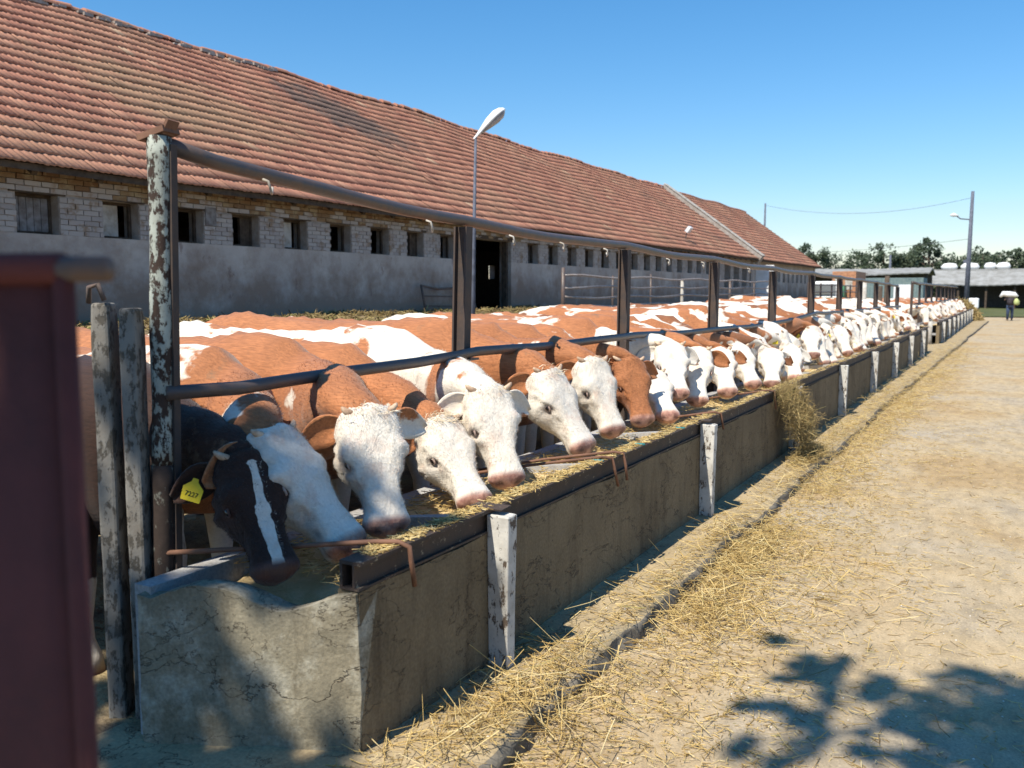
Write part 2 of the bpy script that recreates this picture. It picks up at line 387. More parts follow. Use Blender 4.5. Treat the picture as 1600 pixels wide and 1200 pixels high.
# ------------------------------------------------------------------ ground, road, ledge, yard
LEDGE = -1.62; XF_H = -2.03
def ysamp(y0, y1, d0=.03, g=1.02):
    ys = [y0]; d = d0
    while ys[-1] < y1:
        ys.append(ys[-1] + d); 
        if ys[-1] > 4: d *= g
    return np.array(ys)
V, F = grid(np.linspace(-600, 600, 25), np.linspace(-300, 1500, 37), lambda X, Y: X * 0 - .30)
tag(raw('ground', V, F, M['field']), kind='structure', label='bare dry ground reaching away behind the farm')
def road_z(X, Y): return -.10 - .014 * np.exp(-((X - .15 - .1 * np.sin(Y * .15)) / .16) ** 2) - .014 * np.exp(-((X - 1.65 - .1 * np.sin(Y * .15)) / .16) ** 2) + .012 * vn(X, Y, .8, 1) + .008 * vn(X, Y, 4, 2) + .004 * vn(X, Y, 15, 3)
ys = ysamp(-6, 76, .05, 1.03); xs = np.concatenate([np.linspace(-1.9, 3, 110), np.linspace(3.2, 14, 20)])
V, F = grid(xs, ys, road_z); tag(raw('road', V, F, M['road'], smooth=True), kind='structure', label='packed earth farm road strewn with straw')
def edge(y): return LEDGE + .05 * vn(y, y * 0, .55, 4, 2) + .035 * vn(y, y * 0, 4, 5, 3) + np.where(y > 15, (y - 15) * .010, 0)
def ledge_z(X, Y): return -.004 + .014 * vn(X, Y, 3, 6) + .006 * vn(X, Y, 14, 7)
ys = ysamp(-1.5, 62, .03, 1.02); u = np.linspace(0, 1, 16)
E_ = edge(ys); rows = []
for k in u: rows.append(np.stack([-3.0 + (E_ + 3.0) * k, ys, ledge_z(-3.0 + (E_ + 3.0) * k, ys) - (.02 * (1 + vn(ys, ys * 0, 9, 3)) if k == 1 else 0)], 1))
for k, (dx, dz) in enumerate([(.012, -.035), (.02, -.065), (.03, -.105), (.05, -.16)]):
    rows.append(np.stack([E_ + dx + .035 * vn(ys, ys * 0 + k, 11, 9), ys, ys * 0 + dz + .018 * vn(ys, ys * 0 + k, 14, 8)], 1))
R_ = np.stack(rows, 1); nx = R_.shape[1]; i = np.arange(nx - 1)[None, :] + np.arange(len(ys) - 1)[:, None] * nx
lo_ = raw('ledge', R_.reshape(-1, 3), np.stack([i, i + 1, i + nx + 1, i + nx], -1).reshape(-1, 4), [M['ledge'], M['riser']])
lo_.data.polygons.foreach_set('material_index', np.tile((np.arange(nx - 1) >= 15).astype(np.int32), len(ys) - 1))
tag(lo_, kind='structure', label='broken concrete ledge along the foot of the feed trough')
def yard_z(X, Y):
    t = np.clip((-6.2 - X) / 4.3, 0, 1); t = t * t * (3 - 2 * t)
    return -.02 + t * 1.24 + .05 * vn(X, Y, 1.2, 11) * (1 + t) + .03 * vn(X, Y, 5, 12) * (.3 + t)
V, F = grid(np.linspace(-12.05, -2.9, 90), np.linspace(-4, 80, 420), yard_z)
tag(raw('yard', V, F, M['yard'], smooth=True), kind='structure', label='trodden manure bank rising across the cattle yard to the barn')
V, F = grid(np.linspace(-60, 60, 60), np.linspace(74, 128, 40), lambda X, Y: -.06 + .10 * vn(X, Y, .3, 3) + np.clip(Y - 74, 0, 4) * .02)
tag(raw('grass_field', V, F, M['grass'], smooth=True), kind='structure', label='strip of green grass beyond the end of the road')

# ------------------------------------------------------------------ scattered straw
def strands(N, px, py, pz, Lr=(.05, .2), wd=(.0015, .0035), lift=.12, rr=None, yawmu=None, yawsd=3.2, curl=.25, droop=False):
    """N ribbon straws, px,py,pz arrays; each is a two-segment, three-sided sliver"""
    L = RNG.uniform(*Lr, N) * RNG.uniform(.5, 1, N); a = (RNG.uniform(0, 6.283, N) if yawmu is None else RNG.normal(yawmu, yawsd, N))
    el = RNG.normal(0, lift, N); W = RNG.uniform(*wd, N)
    d = np.stack([np.cos(a) * np.cos(el), np.sin(a) * np.cos(el), np.sin(el)], 1)
    b = a + RNG.normal(0, curl, N) ; e2 = el + RNG.normal(0, curl * .6, N)
    d2 = np.stack([np.cos(b) * np.cos(e2), np.sin(b) * np.cos(e2), np.sin(e2)], 1)
    P1 = np.stack([px, py, pz], 1); P0 = P1 - d * L[:, None] / 2; P2 = P1 + d2 * L[:, None] / 2
    s = np.stack([-np.sin(a), np.cos(a), np.zeros(N)], 1); up = np.array([[0, 0, 1.0]]).repeat(N, 0)
    offs = [s, -s * .5 + up * .87, -s * .5 - up * .87]
    V = np.zeros((N, 9, 3))
    for i, P in enumerate((P0, P1, P2)):
        for j, o in enumerate(offs): V[:, i * 3 + j] = P + o * W[:, None] * (.6 if i == 2 else 1)
    f = []
    for i in range(2):
        for j in range(3): f.append((i * 3 + j, i * 3 + (j + 1) % 3, i * 3 + 3 + (j + 1) % 3, i * 3 + 3 + j))
    F = (np.array(f)[None] + (np.arange(N) * 9)[:, None, None]).reshape(-1, 4)
    r = RNG.uniform(0, 1, N) if rr is None else rr
    return V.reshape(-1, 3), F, np.repeat(r, 9)
def join(parts):
    V = []; F = []; A = []; n = 0
    for v, f, a in parts: V.append(v); F.append(f + n); A.append(a); n += len(v)
    return np.concatenate(V), np.concatenate(F), np.concatenate(A)
def surf(X, Y): return np.where(X < edge(Y), ledge_z(X, Y), road_z(X, Y))
P = []
N = 21000   # along the ledge, thinning out into the road
y = 1.6 + RNG.exponential(6.0, N); x = LEDGE + .12 + np.abs(RNG.normal(0, .75, N)) * np.where(RNG.random(N) < .75, 1, -.35)
k = (x > -2.0) & (y < 45); x, y = x[k], y[k]
k = RNG.random(len(x)) < np.clip(.55 + .9 * vn(x, y, 1.1, 21), .05, 1); x, y = x[k], y[k]
P.append(strands(len(x), x, y, surf(x, y) + RNG.uniform(.002, .018, len(x)), (.012, .06), (.0010, .0030), .14))
k = RNG.random(len(x)) < .09; x, y = x[k], y[k]; P.append(strands(len(x), x, y, surf(x, y) + .012, (.08, .26), (.0012, .0024), .08))
N = 5000
y = 1.8 + RNG.exponential(6.0, N); x = RNG.uniform(-1.6, 3, N)
P.append(strands(N, x, y, surf(x, y) + .004, (.015, .16), (.0008, .0022), .06))
for cx, cy, sx, sy, n_, h in [(-1.5, 6.1, .13, .5, 1500, .05), (-1.42, 4.9, .2, .35, 900, .03), (-1.6, 3.25, .14, .30, 260, .05), (-1.45, 8.9, .2, .6, 900, .05), (-1.5, 11.5, .2, 1.0, 1100, .06), (-1.45, 15, .22, 1.6, 1500, .08), (-1.35, 20, .25, 2.5, 1500, .1), (-1.8, 3.1, .12, .5, 500, .012), (-1.25, 27, .3, 3, 1200, .1), (-1.05, 5.6, .3, .7, 400, .012)]:
    x = RNG.normal(cx, sx, n_); y = RNG.normal(cy, sy, n_); k = y > 1.7; x, y = x[k], y[k]
    P.append(strands(len(x), x, y, surf(x, y) + np.abs(RNG.normal(0, h, len(x))) + .004, (.05, .30) if n_ > 300 else (.15, .5), (.0012, .0028), .35))
V, F, A = join(P)
tag(raw('straw', V, F, M['straw'], attrs={'rnd': A}), 'loose golden straw scattered over the ledge and the farm road', 'straw', kind='stuff')
# pebbles
N = 5000; x = RNG.uniform(-1.9, 3.2, N); y = 1.8 + RNG.exponential(5, N); s = RNG.uniform(.002, .008, N) * np.where(RNG.random(N) < .02, 2.2, 1)
oc = np.array([(1, 0, 0), (-1, 0, 0), (0, 1, 0), (0, -1, 0), (0, 0, 1), (0, 0, -1)], float)
of = np.array([(0, 2, 4), (2, 1, 4), (1, 3, 4), (3, 0, 4), (2, 0, 5), (1, 2, 5), (3, 1, 5), (0, 3, 5)])
V = oc[None] * s[:, None, None] * RNG.uniform(.6, 1.3, (N, 6, 1)) * np.array([1, 1.2, .6]) + np.stack([x, y, surf(x, y)], 1)[:, None]
F = (of[None] + (np.arange(N) * 6)[:, None, None]).reshape(-1, 3)
tag(raw('gravel', V.reshape(-1, 3), F, M['stone'], attrs={'rnd': np.repeat(RNG.random(N), 6)}), 'small pale stones and crumbs lying on the farm road', 'gravel', kind='stuff')
# bedding on the manure bank
N = 14000; x = RNG.uniform(-11.9, -7.2, N); y = RNG.uniform(3, 24, N)
V, F, A = strands(N, x, y, yard_z(x, y) + RNG.uniform(0, .06, N), (.1, .35), (.006, .014), .4)
tag(raw('bedding_straw', V, F, M['litter'], attrs={'rnd': A}), 'brown and yellow straw bedding on the manure bank below the barn wall', 'straw', kind='stuff')
# hay hanging over the trough side and a heap at the far end
HP = []
for k in range(52):
    cy = 9.35 + random.gauss(0, .17); drop = random.uniform(.35, .95) * (1.1 - min(1, abs(cy - 9.35) / .7)) + .05; drop = min(drop, .74); n_ = 46; t = RNG.random(n_)
    y = cy + RNG.normal(0, .05, n_) + .12 * t; x = XF_H + .05 + .10 * np.sin(t * 2.4) + .16 * t ** 3 + RNG.normal(0, .025, n_) + random.uniform(-.02, .06); z = .745 - drop * t
    v_, f_, a_ = strands(n_, x, y, z, (.10, .38), (.0014, .0034), .45); v_ = v_.reshape(n_, 9, 3); c_ = v_.mean(1, keepdims=True); q_ = v_ - c_
    sw = RNG.random(n_) < .72; qs = q_[sw]; q_[sw] = np.stack([qs[..., 0] * .35, qs[..., 1] * .45 + qs[..., 2] * .3, -np.abs(qs[..., 0:1]).mean() * 0 + qs[..., 1] * 1.1 + qs[..., 0] * .6], -1)
    HP.append(((c_ + q_).reshape(-1, 3), f_, a_))
N = 700; y = RNG.normal(9.5, .3, N); x = -1.85 + np.abs(RNG.normal(0, .12, N)); HP.append(strands(N, x, y, .01 + .05 * RNG.random(N), (.08, .3), (.0014, .003), .3))
V, F, A = join(HP)
tag(raw('hay', V, F, M['hay'], attrs={'rnd': A}), 'tuft of hay spilling over the trough side down to the ledge', 'hay', kind='stuff')
N = 5000; a = RNG.uniform(0, 6.28, N); r = np.sqrt(RNG.random(N)); x = -2.7 + r * np.cos(a) * 1.2; y = 62.5 + r * np.sin(a) * 2.5; z = -.1 + (1 - r ** 2) * 1.35 * RNG.random(N) ** .35
V, F, A = strands(N, x, y, z, (.3, .8), (.012, .03), .5)
mv, mf = grid(np.linspace(-1, 1, 13), np.linspace(-1, 1, 13), lambda X, Y: np.clip(1 - X * X - Y * Y, -.2, 1) * 1.3)
n0 = len(V); V = np.concatenate([V, mv * np.array([1.0, 2.4, 1]) + np.array([-2.7, 62.5, -.12])]); F = np.concatenate([F, mf + n0]); A = np.concatenate([A, np.full(len(mv), .5)])
tag(raw('hay', V, F, M['hay'], attrs={'rnd': A}), 'brown heap of hay at the far end of the troughs', 'hay', kind='stuff')

# ------------------------------------------------------------------ barn
YA, YB, YC = 2.0, 48.0, 65.3          # near barn, far barn
XW = -12.0; XE = -11.6; XR = -17.0; ZE = 3.44; ZR = 7.40
BR = empty('barn', (XW, 25.0, 0)); tag(BR, 'long low whitewashed brick barn with red tile roof and a row of small windows', 'barn')
BR2 = empty('barn', (XW, 56.0, 0)); tag(BR2, 'far section of the barn with plain red roof beyond the parapet wall', 'barn')
wins = [7.62, 8.97, 10.26, 11.55, 12.83, 14.15, 15.46, 16.78, 18.12, 22.58, 23.88, 25.2, 26.5, 27.8, 29.08, 30.5, 31.8, 33.05, 34.3, 35.6, 36.95, 38.2, 39.6]
wins = [2.4, 3.7, 5.0, 6.3] + wins
DOOR = (19.7, 21.6)
WZ0, WZ1, WT = 2.52, 3.08, .36
lw = MB()
def wallbox(y0, y1, z0, z1, x1=XW): lw.box(XW - WT, x1, y0, y1, z0, z1)
wallbox(YA, DOOR[0], -.2, WZ0); wallbox(DOOR[1], 42.0, -.2, WZ0); wallbox(42.0, YB - .4, -.2, 1.9)
lw.build('wall', M['wall'], BR)
up = MB(); prev = YA; spans = []
ops = sorted([(a, a + .64) for a in wins] + [DOOR])
for a, b in ops + [(42.0, 42.0)]:
    spans.append((prev, a)); prev = b
for a, b in spans:
    if b - a > .02: up.box(XW - WT, XW - .022, a, b, WZ0, WZ1)
up.box(XW - WT, XW - .022, YA, 42.0, WZ1, ZE + .10)
for a in (42.0, 43.6, 45.2, 46.7): up.box(XW - WT, XW, a, a + .55, 1.9, WZ1)
up.box(XW - WT, XW - .02, 42.0, YB - .4, WZ1, ZE + .10)
up.build('pier', M['mortar'], BR)
# brick pieces
bl, bh, bj = .245, .066, .011
cand = []
for a, b in spans:
    r_ = 0; z = WZ0 + .004
    while z < WZ1 - .02:
        y = a + (.0 if r_ % 2 else -.125)
        while y < b - .02:
            y0 = max(a, y) + bj / 2; y1 = min(b, y + bl + .005) - bj / 2
            if y1 - y0 > .03: cand.append((y0, y1, z, 'w'))
            y += bl + .010
        z += bh + bj; r_ += 1
for c_ in range(4):      # corbelled bare courses under the eaves
    z = WZ1 + .02 + c_ * (bh + bj)
    y = YA + (.12 if c_ % 2 else 0)
    while y < 42:
        cand.append((y + .006, y + bl, z, ('r%d' if random.random() > (.75, .45, .15, 0)[c_] else 'w%d') % c_)); y += bl + .010
def brick_mb(mb, y0, y1, z, kd, ox=0, oy=0, oz=0):
    pr = .0 if kd == 'w' else .012 + .016 * int(kd[-1])
    dx = random.uniform(-.006, .006)
    mb.box(XW - .05 + ox, XW + pr + dx + ox, y0 + oy, y1 + oy, z + oz, z + bh + oz, random.random(), .003)
cand = [c for c in cand if c[0] > 6.4]
cand.sort(key=lambda c: c[0])
near, far_ = cand[:300], cand[300:]
bm_w = []; 
for kk in range(6):
    mb = MB(); mb.box(-.025, .028, -.1195, .1195, -bh / 2, bh / 2, random.random(), .003)
    ow = mb.build('brick', M['brickw']); mw = ow.data; bpy.data.objects.remove(ow)
    ob_ = mb.build('brick', M['brickr']); mr = ob_.data; bpy.data.objects.remove(ob_)
    bm_w.append((mw, mr))
for y0, y1, z, kd in near:
    mw, mr = random.choice(bm_w); pr = .0 if kd == 'w' else .012 + .016 * int(kd[-1])
    share('brick', mw if kd[0] == 'w' else mr, BR, (-.025 + pr + random.uniform(-.005, .005), (y0 + y1) / 2 - 25.0, z + bh / 2), None, (1, (y1 - y0) / .239, 1))
fw_, fr_ = MB(), MB()
for y0, y1, z, kd in far_: brick_mb(fw_ if kd[0] == 'w' else fr_, y0, y1, z, kd)
tag(fw_.build('whitewashed_brickwork', M['brickw'], BR), kind='stuff'); tag(fr_.build('bare_brickwork', M['brickr'], BR), kind='stuff')
# windows: lintels, frames, boards
for i, a in enumerate(wins):
    lt = MB(); lt.box(XW - .2, XW + .006, a - .10, a + .74, WZ1 + .001, WZ1 + .055, .3, .006); lt.build('lintel', M['wood'], BR)
    f = MB(); x0, x1 = XW - .24, XW - .19
    f.box(x0, x1, a, a + .045, WZ0, WZ1); f.box(x0, x1, a + .595, a + .64, WZ0, WZ1)
    f.box(x0, x1, a + .045, a + .595, WZ0, WZ0 + .04); f.box(x0, x1, a + .045, a + .595, WZ1 - .04, WZ1)
    wf = f.build('window_frame', M['wood'], BR)
    if i in (5, 8):
        b_ = MB(); b_.box(x0 - .02, x1 - .01, a + .05, a + .40, WZ0 + .045, WZ1 - .045); b_.build('pale_board', M['paleboard'], wf)
    elif i in (4,):
        for q in range(5):
            b_ = MB(); b_.box(x0 - .02, x1 - .005, a + .05 + q * .109, a + .05 + q * .109 + .10, WZ0 + .045, WZ1 - .045); b_.build('board', M['greywood'], wf)
    elif i % 4 == 3:
        b_ = MB(); b_.box(x0 - .02, x1 - .01, a + .36, a + .59, WZ0 + .045, WZ1 - .045); b_.build('board', M['wood'], wf)
b_ = MB(); b_.box(XW, XW + .02, 10.93, 11.16, 2.83, 3.14); b_.build('small_shutter', M['greywood'], BR)
# door
d = MB(); d.box(XW - .3, XW + .012, DOOR[0] - .15, DOOR[1] + .15, WZ1 + .002, WZ1 + .14); d.build('door_lintel', M['wood'], BR)
for a in (DOOR[0], DOOR[1] - .09): d = MB(); d.box(XW - .25, XW - .1, a, a + .09, .9, WZ1); d.build('door_frame', M['wood'], BR)
d = MB()
for q in range(3): d.bar((XW - .12, DOOR[1] - .02 + .02 * q, 1.1), (XW + .02, DOOR[1] - .02 + .02 * q, 1.1), .01, .01)
pass
# shell: back wall with a bright slit seen through the doorway, gables, floor
bk = MB(); SY0, SY1, SZ0, SZ1 = 37.4, 37.95, 2.35, 3.0
xb = -22.0
bk.box(xb - .3, xb, YA, SY0, -.2, 3.7); bk.box(xb - .3, xb, SY1, YB - .4, -.2, 3.7); bk.box(xb - .3, xb, SY0, SY1, -.2, SZ0); bk.box(xb - .3, xb, SY0, SY1, SZ1, 3.7)
bk.build('back_wall', M['inside'], BR)
fl = MB(); fl.box(xb, XW - WT, YA, YB - .4, .9, 1.15); fl.build('floor', M['inside'], BR)
def gable(mb, y0, y1, top=0.0):
    P = [(xb - .3, 3.45), (xb - .3, -.2), (XW - .01, -.2), (XW - .01, 3.45), (XR, 7.22 + top)]
    V = [(x, yy, z) for yy in (y0, y1) for x, z in P]; n = 5
    F = [tuple(range(n))[::-1], tuple(range(n, 2 * n))] + [(i, (i + 1) % n, (i + 1) % n + n, i + n) for i in range(n)]
    mb.add(V, F)
g = MB(); gable(g, YA - .01, YA + .3); g.build('gable_wall', M['wall'], BR)
# roof slab
SLx, SLz = XR - XE, ZR - ZE; SLL = math.hypot(SLx, SLz); ux, uz = SLx / SLL, SLz / SLL; nxr, nzr = uz, -ux
def sag(y): return .045 * math.sin(y * .45) * math.sin(y * .13 + 1) + .03 * math.sin(y * 1.1 + .5)
def roofpt(y, s, h=0.0):
    k = sag(y) * (.25 + .75 * s / SLL)
    return np.array([XE + ux * s + nxr * h, y, ZE + uz * s + nzr * h + k])
def roof_slab(name, y0, y1, parent, th=.09, n=60):
    V = []; yy = np.linspace(y0, y1, n)
    for y in yy:
        a = roofpt(y, 0, -.02); b = roofpt(y, SLL, -.02); c = np.array([2 * XR - XE, y, ZE])
        for p in (a, b, c): V.append(p)
        for p in (c, b, a): V.append(p - np.array([0, 0, th]))
    F = []
    for i in range(n - 1):
        for k in range(6): F.append((i * 6 + k, i * 6 + (k + 1) % 6, (i + 1) * 6 + (k + 1) % 6, (i + 1) * 6 + k))
    F += [tuple(range(6))[::-1], tuple((n - 1) * 6 + k for k in range(6))]
    return raw(name, V, F, M['wood'], parent)
RF = roof_slab('roof', YA - .3, YB - .1, BR); RF2 = roof_slab('roof', YB + .15, YC, BR2, n=24)
TW, TE = .212, .334
px_ = np.array([0, .022, .045, .07, .09, .125, .150, .175, TW]); pz_ = np.array([.003, .015, .017, .006, .001, .001, .013, .009, .003])
def tile_mesh(lo=True):
    V = []; 
    for y, b in ((0, .046), (TE + .05, .004)):
        for x, z in zip(px_, pz_): V.append((x, y, z + b))
    n = len(px_); F = [(i, i + 1, n + i + 1, n + i) for i in range(n - 1)]
    b0 = len(V)
    for x, z in zip(px_, pz_): V.append((x, 0, z + .046 - .030))
    F += [(b0 + i, b0 + i + 1, i + 1, i) for i in range(n - 1)]
    return np.array(V), np.array(F)
TV, TF = tile_mesh()
def tile_xf(y, s):
    o = roofpt(y, s); e = roofpt(y + .01, s) - o; e /= np.linalg.norm(e); u_ = np.array([ux, 0, uz]); u_ = u_ - e * (u_ @ e); u_ /= np.linalg.norm(u_)
    n_ = np.cross(e, u_); n_ = n_ if n_[2] > 0 else -n_
    a = random.gauss(0, .007); e2 = e * math.cos(a) + u_ * math.sin(a); u2 = u_ * math.cos(a) - e * math.sin(a)
    if random.random() < .006: u2 = u2 + n_ * random.uniform(.03, .08)
    return o + n_ * random.gauss(0, .003), e2, u2, n_
f3 = np.array([-math.sin(rad(YAW)) * math.cos(rad(PITCH)), math.cos(rad(YAW)) * math.cos(rad(PITCH)), -math.sin(rad(PITCH))])
tiles = []
def lay(y0, y1, rows=20, hipfun=None):
    out = []
    for r in range(rows):
        s = r * TE - .05; off = (TW / 2 if r % 2 and False else 0) + random.uniform(-.02, .02)
        y = y0 + off
        while y < y1 - TW:
            out.append((y, s)); y += TW
    return out
T1 = lay(YA - .25, YB - .55); T2 = lay(YB + .2, YC - .05)
def key(t):
    p = roofpt(t[0], t[1]) - np.array([0, 0, 1.7]); z = p @ f3; 
    rgt = np.array([math.cos(rad(YAW)), math.sin(rad(YAW)), 0]); x = p @ rgt / z
    yv = p[2] / z + .1
    return z if (-.56 < x < .56 and yv < .50) else z + 1000
T1.sort(key=key); nearT, farT = T1[:300], T1[300:]
TM = []
for k in range(14):
    o = raw('tile', TV, TF, M['tile'], smooth=False, attrs={'rnd': np.full(len(TV), random.random() ** 1.1)}); TM.append(o.data); bpy.data.objects.remove(o)
for y, s in nearT:
    o, e, u_, n_ = tile_xf(y, s)
    ob = bpy.data.objects.new('tile', random.choice(TM)); COL.objects.link(ob); ob.parent = RF
    ob.matrix_local = Matrix(((e[0], u_[0], n_[0], o[0] - XW), (e[1], u_[1], n_[1], o[1] - 25), (e[2], u_[2], n_[2], o[2]), (0, 0, 0, 1)))
# roof slab was built under the barn empty (its own location stays zero), so its children share the barn frame
def tiles_stuff(name, lst, par, sx, oy):
    V = np.zeros((len(lst), len(TV), 3)); A = np.zeros((len(lst), len(TV)))
    for i, (y, s) in enumerate(lst):
        o, e, u_, n_ = tile_xf(y, s); V[i] = o + TV[:, :1] * e + TV[:, 1:2] * u_ + TV[:, 2:] * n_; A[i] = random.random()
    F = (TF[None] + (np.arange(len(lst)) * len(TV))[:, None, None]).reshape(-1, 4)
    o = raw(name, V.reshape(-1, 3) - np.array([XW, oy, 0]), F, M['tile'], None, False, {'rnd': A.ravel()}); o.parent = par; tag(o, kind='stuff')
tiles_stuff('roof_tiling', farT, RF, XW, 25.0); tiles_stuff('roof_tiling', T2, RF2, XW, 56.0)
# ridge tiles
rm = []
for k in range(4):
    V = []; n = 7
    for yy, r_ in ((0, .125), (.38, .11)):
        for i in range(n + 1):
            a = math.pi * i / n; V.append((math.cos(a) * r_, yy, math.sin(a) * r_ * .85))
    F = [(i, i + 1, n + 2 + i, n + 1 + i) for i in range(n)]
    F.append(tuple(range(n + 1))[::-1])
    o = raw('ridge_tile', V, F, M['tile'], attrs={'rnd': np.full(len(V), random.random() * .6)}); rm.append(o.data); bpy.data.objects.remove(o)
y = 9.0
while y < YB - .7:
    k = sag(y)
    share('ridge_tile', random.choice(rm), RF, (XR - XW, y - 25, ZR + k - .01 + random.gauss(0, .012)), (random.gauss(0, .03), 0, random.gauss(0, .05))); y += .345
mb = MB(); y = YB + .3
while y < YC - .4:
    mb.tube([(XR, y, ZR + sag(y)), (XR, y + .33, ZR + sag(y + .3))], .11, 8, random.random() * .5); y += .345
tag(mb.build('ridge_tiling', M['tile'], RF2), kind='stuff')
# mortar lumps left along the near ridge
mb = MB()
for k in range(70):
    y = random.uniform(9, 18); c = roofpt(y, SLL - random.uniform(.0, .22), .05); r_ = random.uniform(.03, .07)
    mb.obox(c, (1, 0, 0), (0, 1, 0), (0, 0, 1), r_, r_ * 1.6, r_ * .5, random.random())
tag(mb.build('ridge_mortar', M['mortar'], RF), kind='stuff')
# rafter tails and eaves lath
y = 6.7
while y < YB - .6:
    mb = MB(); a = roofpt(y, .02, -.13); b = roofpt(y, .62, -.13); mb.bar(a, b, .085, .12, (0, 0, 1)); mb.build('rafter_tail', M['wood'], BR); y += 1.02
mb = MB()
for a, b in ((YA, 16), (16, 32), (32, YB - .2)): mb.bar(roofpt(a, .03, -.055), roofpt(b, .03, -.055), .05, .03)
mb.build('eaves_lath', M['wood'], BR)
# parapet (verge) wall between the two barns, its mortar capping, far gable
def slopewall(mb, y0, y1, h0, h1):
    P = [roofpt(y0, -.05, h0), roofpt(y0, SLL, h0), roofpt(y0, SLL, h1), roofpt(y0, -.05, h1)]
    V = [p for p in P] + [p + np.array([0, y1 - y0, 0]) for p in P]
    mb.add(V, [(0, 1, 2, 3), (7, 6, 5, 4), (0, 4, 5, 1), (1, 5, 6, 2), (2, 6, 7, 3), (3, 7, 4, 0)])
mb = MB(); slopewall(mb, YB - .42, YB + .05, -.3, .22); gable(mb, YB - .38, YB, -.15); mb.build('parapet_wall', M['mortar'], BR)
mb = MB(); slopewall(mb, YB - .46, YB + .09, .222, .26); mb.build('parapet_capping', M['paleboard'], BR)
mb = MB(); mb.box(XW - WT, XW - .05, YB + .02, YC, -.2, 2.3); gable(mb, YC - .4, YC - .1)
for k in range(13):
    a = YB + .9 + k * 1.28; mb.box(XW - WT, XW - .05, a + .62, a + 1.28, 2.3, 3.0)
mb.box(XW - WT, XW - .05, YB + .02, YB + .9, 2.3, 3.0); mb.box(XW - WT, XW - .05, YB + .02, YC, 3.0, ZE + .08)
mb.build('wall', M['wall'], BR2)
mb = MB(); mb.box(xb - .2, xb, YB + .02, YC, -.2, 3.7); mb.build('back_wall', M['inside'], BR2)
for k in range(13):
    a = YB + .9 + k * 1.28; mb = MB(); mb.box(XW - .22, XW - .18, a + .01, a + .61, 2.31, 2.99); mb.build('window', M['glass'], BR2)
mb = MB(); mb.box(XW, XW + .95, YB + .55, YB + .6, 1.3, 3.15); mb.build('open_white_door', M['white'], BR2)
# small floodlight on the eave of the near barn
fl_ = empty('floodlight', tuple(roofpt(37.5, .9, .05))); tag(fl_, 'small white floodlight fixed low on the red tile roof', 'floodlight')
mb = MB(); c = roofpt(37.5, .9, .05); mb.tube([c, c + np.array([.05, 0, .28])], .02, 6); mb.build('bracket', M['wire'], fl_)
mb = MB(); mb.obox(c + np.array([.14, 0, .36]), (.8, 0, -.6), (0, 1, 0), (.6, 0, .8), .07, .17, .13); mb.build('lamp_housing', M['white'], fl_)

# bent metal gate leaning on the wall beside the door
g = empty('metal_gate', (-11.7, 17.8, 1.15)); tag(g, 'bent rusty tube gate frame leaning against the barn wall left of the doorway', 'gate')
A_ = np.array([-11.86, 17.1, 1.86]); B_ = np.array([-11.66, 17.0, 1.18]); C_ = np.array([-11.66, 19.3, 1.12]); D_ = np.array([-11.86, 19.2, 1.84])
mb = MB(); mb.tube([B_, A_, A_ * .7 + D_ * .3 + np.array([0, 0, -.07]), A_ * .45 + D_ * .55 + np.array([0, 0, -.05]), D_, C_, B_], .028, 8); mb.build('frame', M['rust'], g, True)
for t in (.35, .68): mb = MB(); mb.tube([A_ * (1 - t) + B_ * t, D_ * (1 - t) + C_ * t], .016, 6); mb.build('bar', M['rust'], g)

# ------------------------------------------------------------------ rail fence of the pen by the barn wall
pf = empty('pen_fence', (-9.5, 19.7, 1.0)); tag(pf, 'low four-rail metal pen fence standing in front of the barn windows', 'fence')
posts = [(19.7, 2.30), (22.8, 2.15), (25.76, 2.25), (28.72, 2.12), (31.9, 2.1), (34.5, 2.15), (38.2, 2.1), (41.9, 2.2)]
for y, zt in posts:
    mb = MB(); r_ = .055 if y in (19.7, 28.72, 34.5) else .03; mb.tube([(-9.5, y, .8), (-9.5, y, zt)], r_, 8); mb.build('post', M['rail'] if y != 28.72 else M['paleboard'], pf, True)
for z in (2.1, 1.83, 1.57, 1.33):
    mb = MB(); mb.tube([(-9.44, y, z + .03 * math.sin(y * 1.3 + z * 9) + (y - 19.7) * .003) for y in np.linspace(19.7, 41.9, 24)], .027, 6); mb.build('rail', M['palerail'], pf, True)
wp = empty('marker_post', (-8.6, 37.5, .7)); tag(wp, 'upright post painted white and green beside the pen fence', 'post')
mb = MB(); mb.tube([(-8.6, 37.5, .6), (-8.6, 37.5, 1.75)], .07, 8); mb.build('green_base', M['green'], wp, True)
mb = MB(); mb.tube([(-8.6, 37.5, 1.75), (-8.6, 37.5, 2.35)], .075, 8); mb.build('white_top', M['white'], wp, True)
# second fence further down the yard
pf = empty('pen_fence', (-8.2, 43, 1.0)); tag(pf, 'far stretch of pen rails crossing the yard in front of the parked truck', 'fence')
for y in np.arange(43, 62, 3.1): mb = MB(); mb.tube([(-8.2, y, .5), (-8.2, y, 2.15)], .045, 6); mb.build('post', M['rail'], pf)
for z in (2.05, 1.7, 1.35): mb = MB(); mb.tube([(-8.2, 43, z), (-8.2, 52, z + .04), (-8.2, 61.6, z)], .03, 6); mb.build('rail', M['rail'], pf)

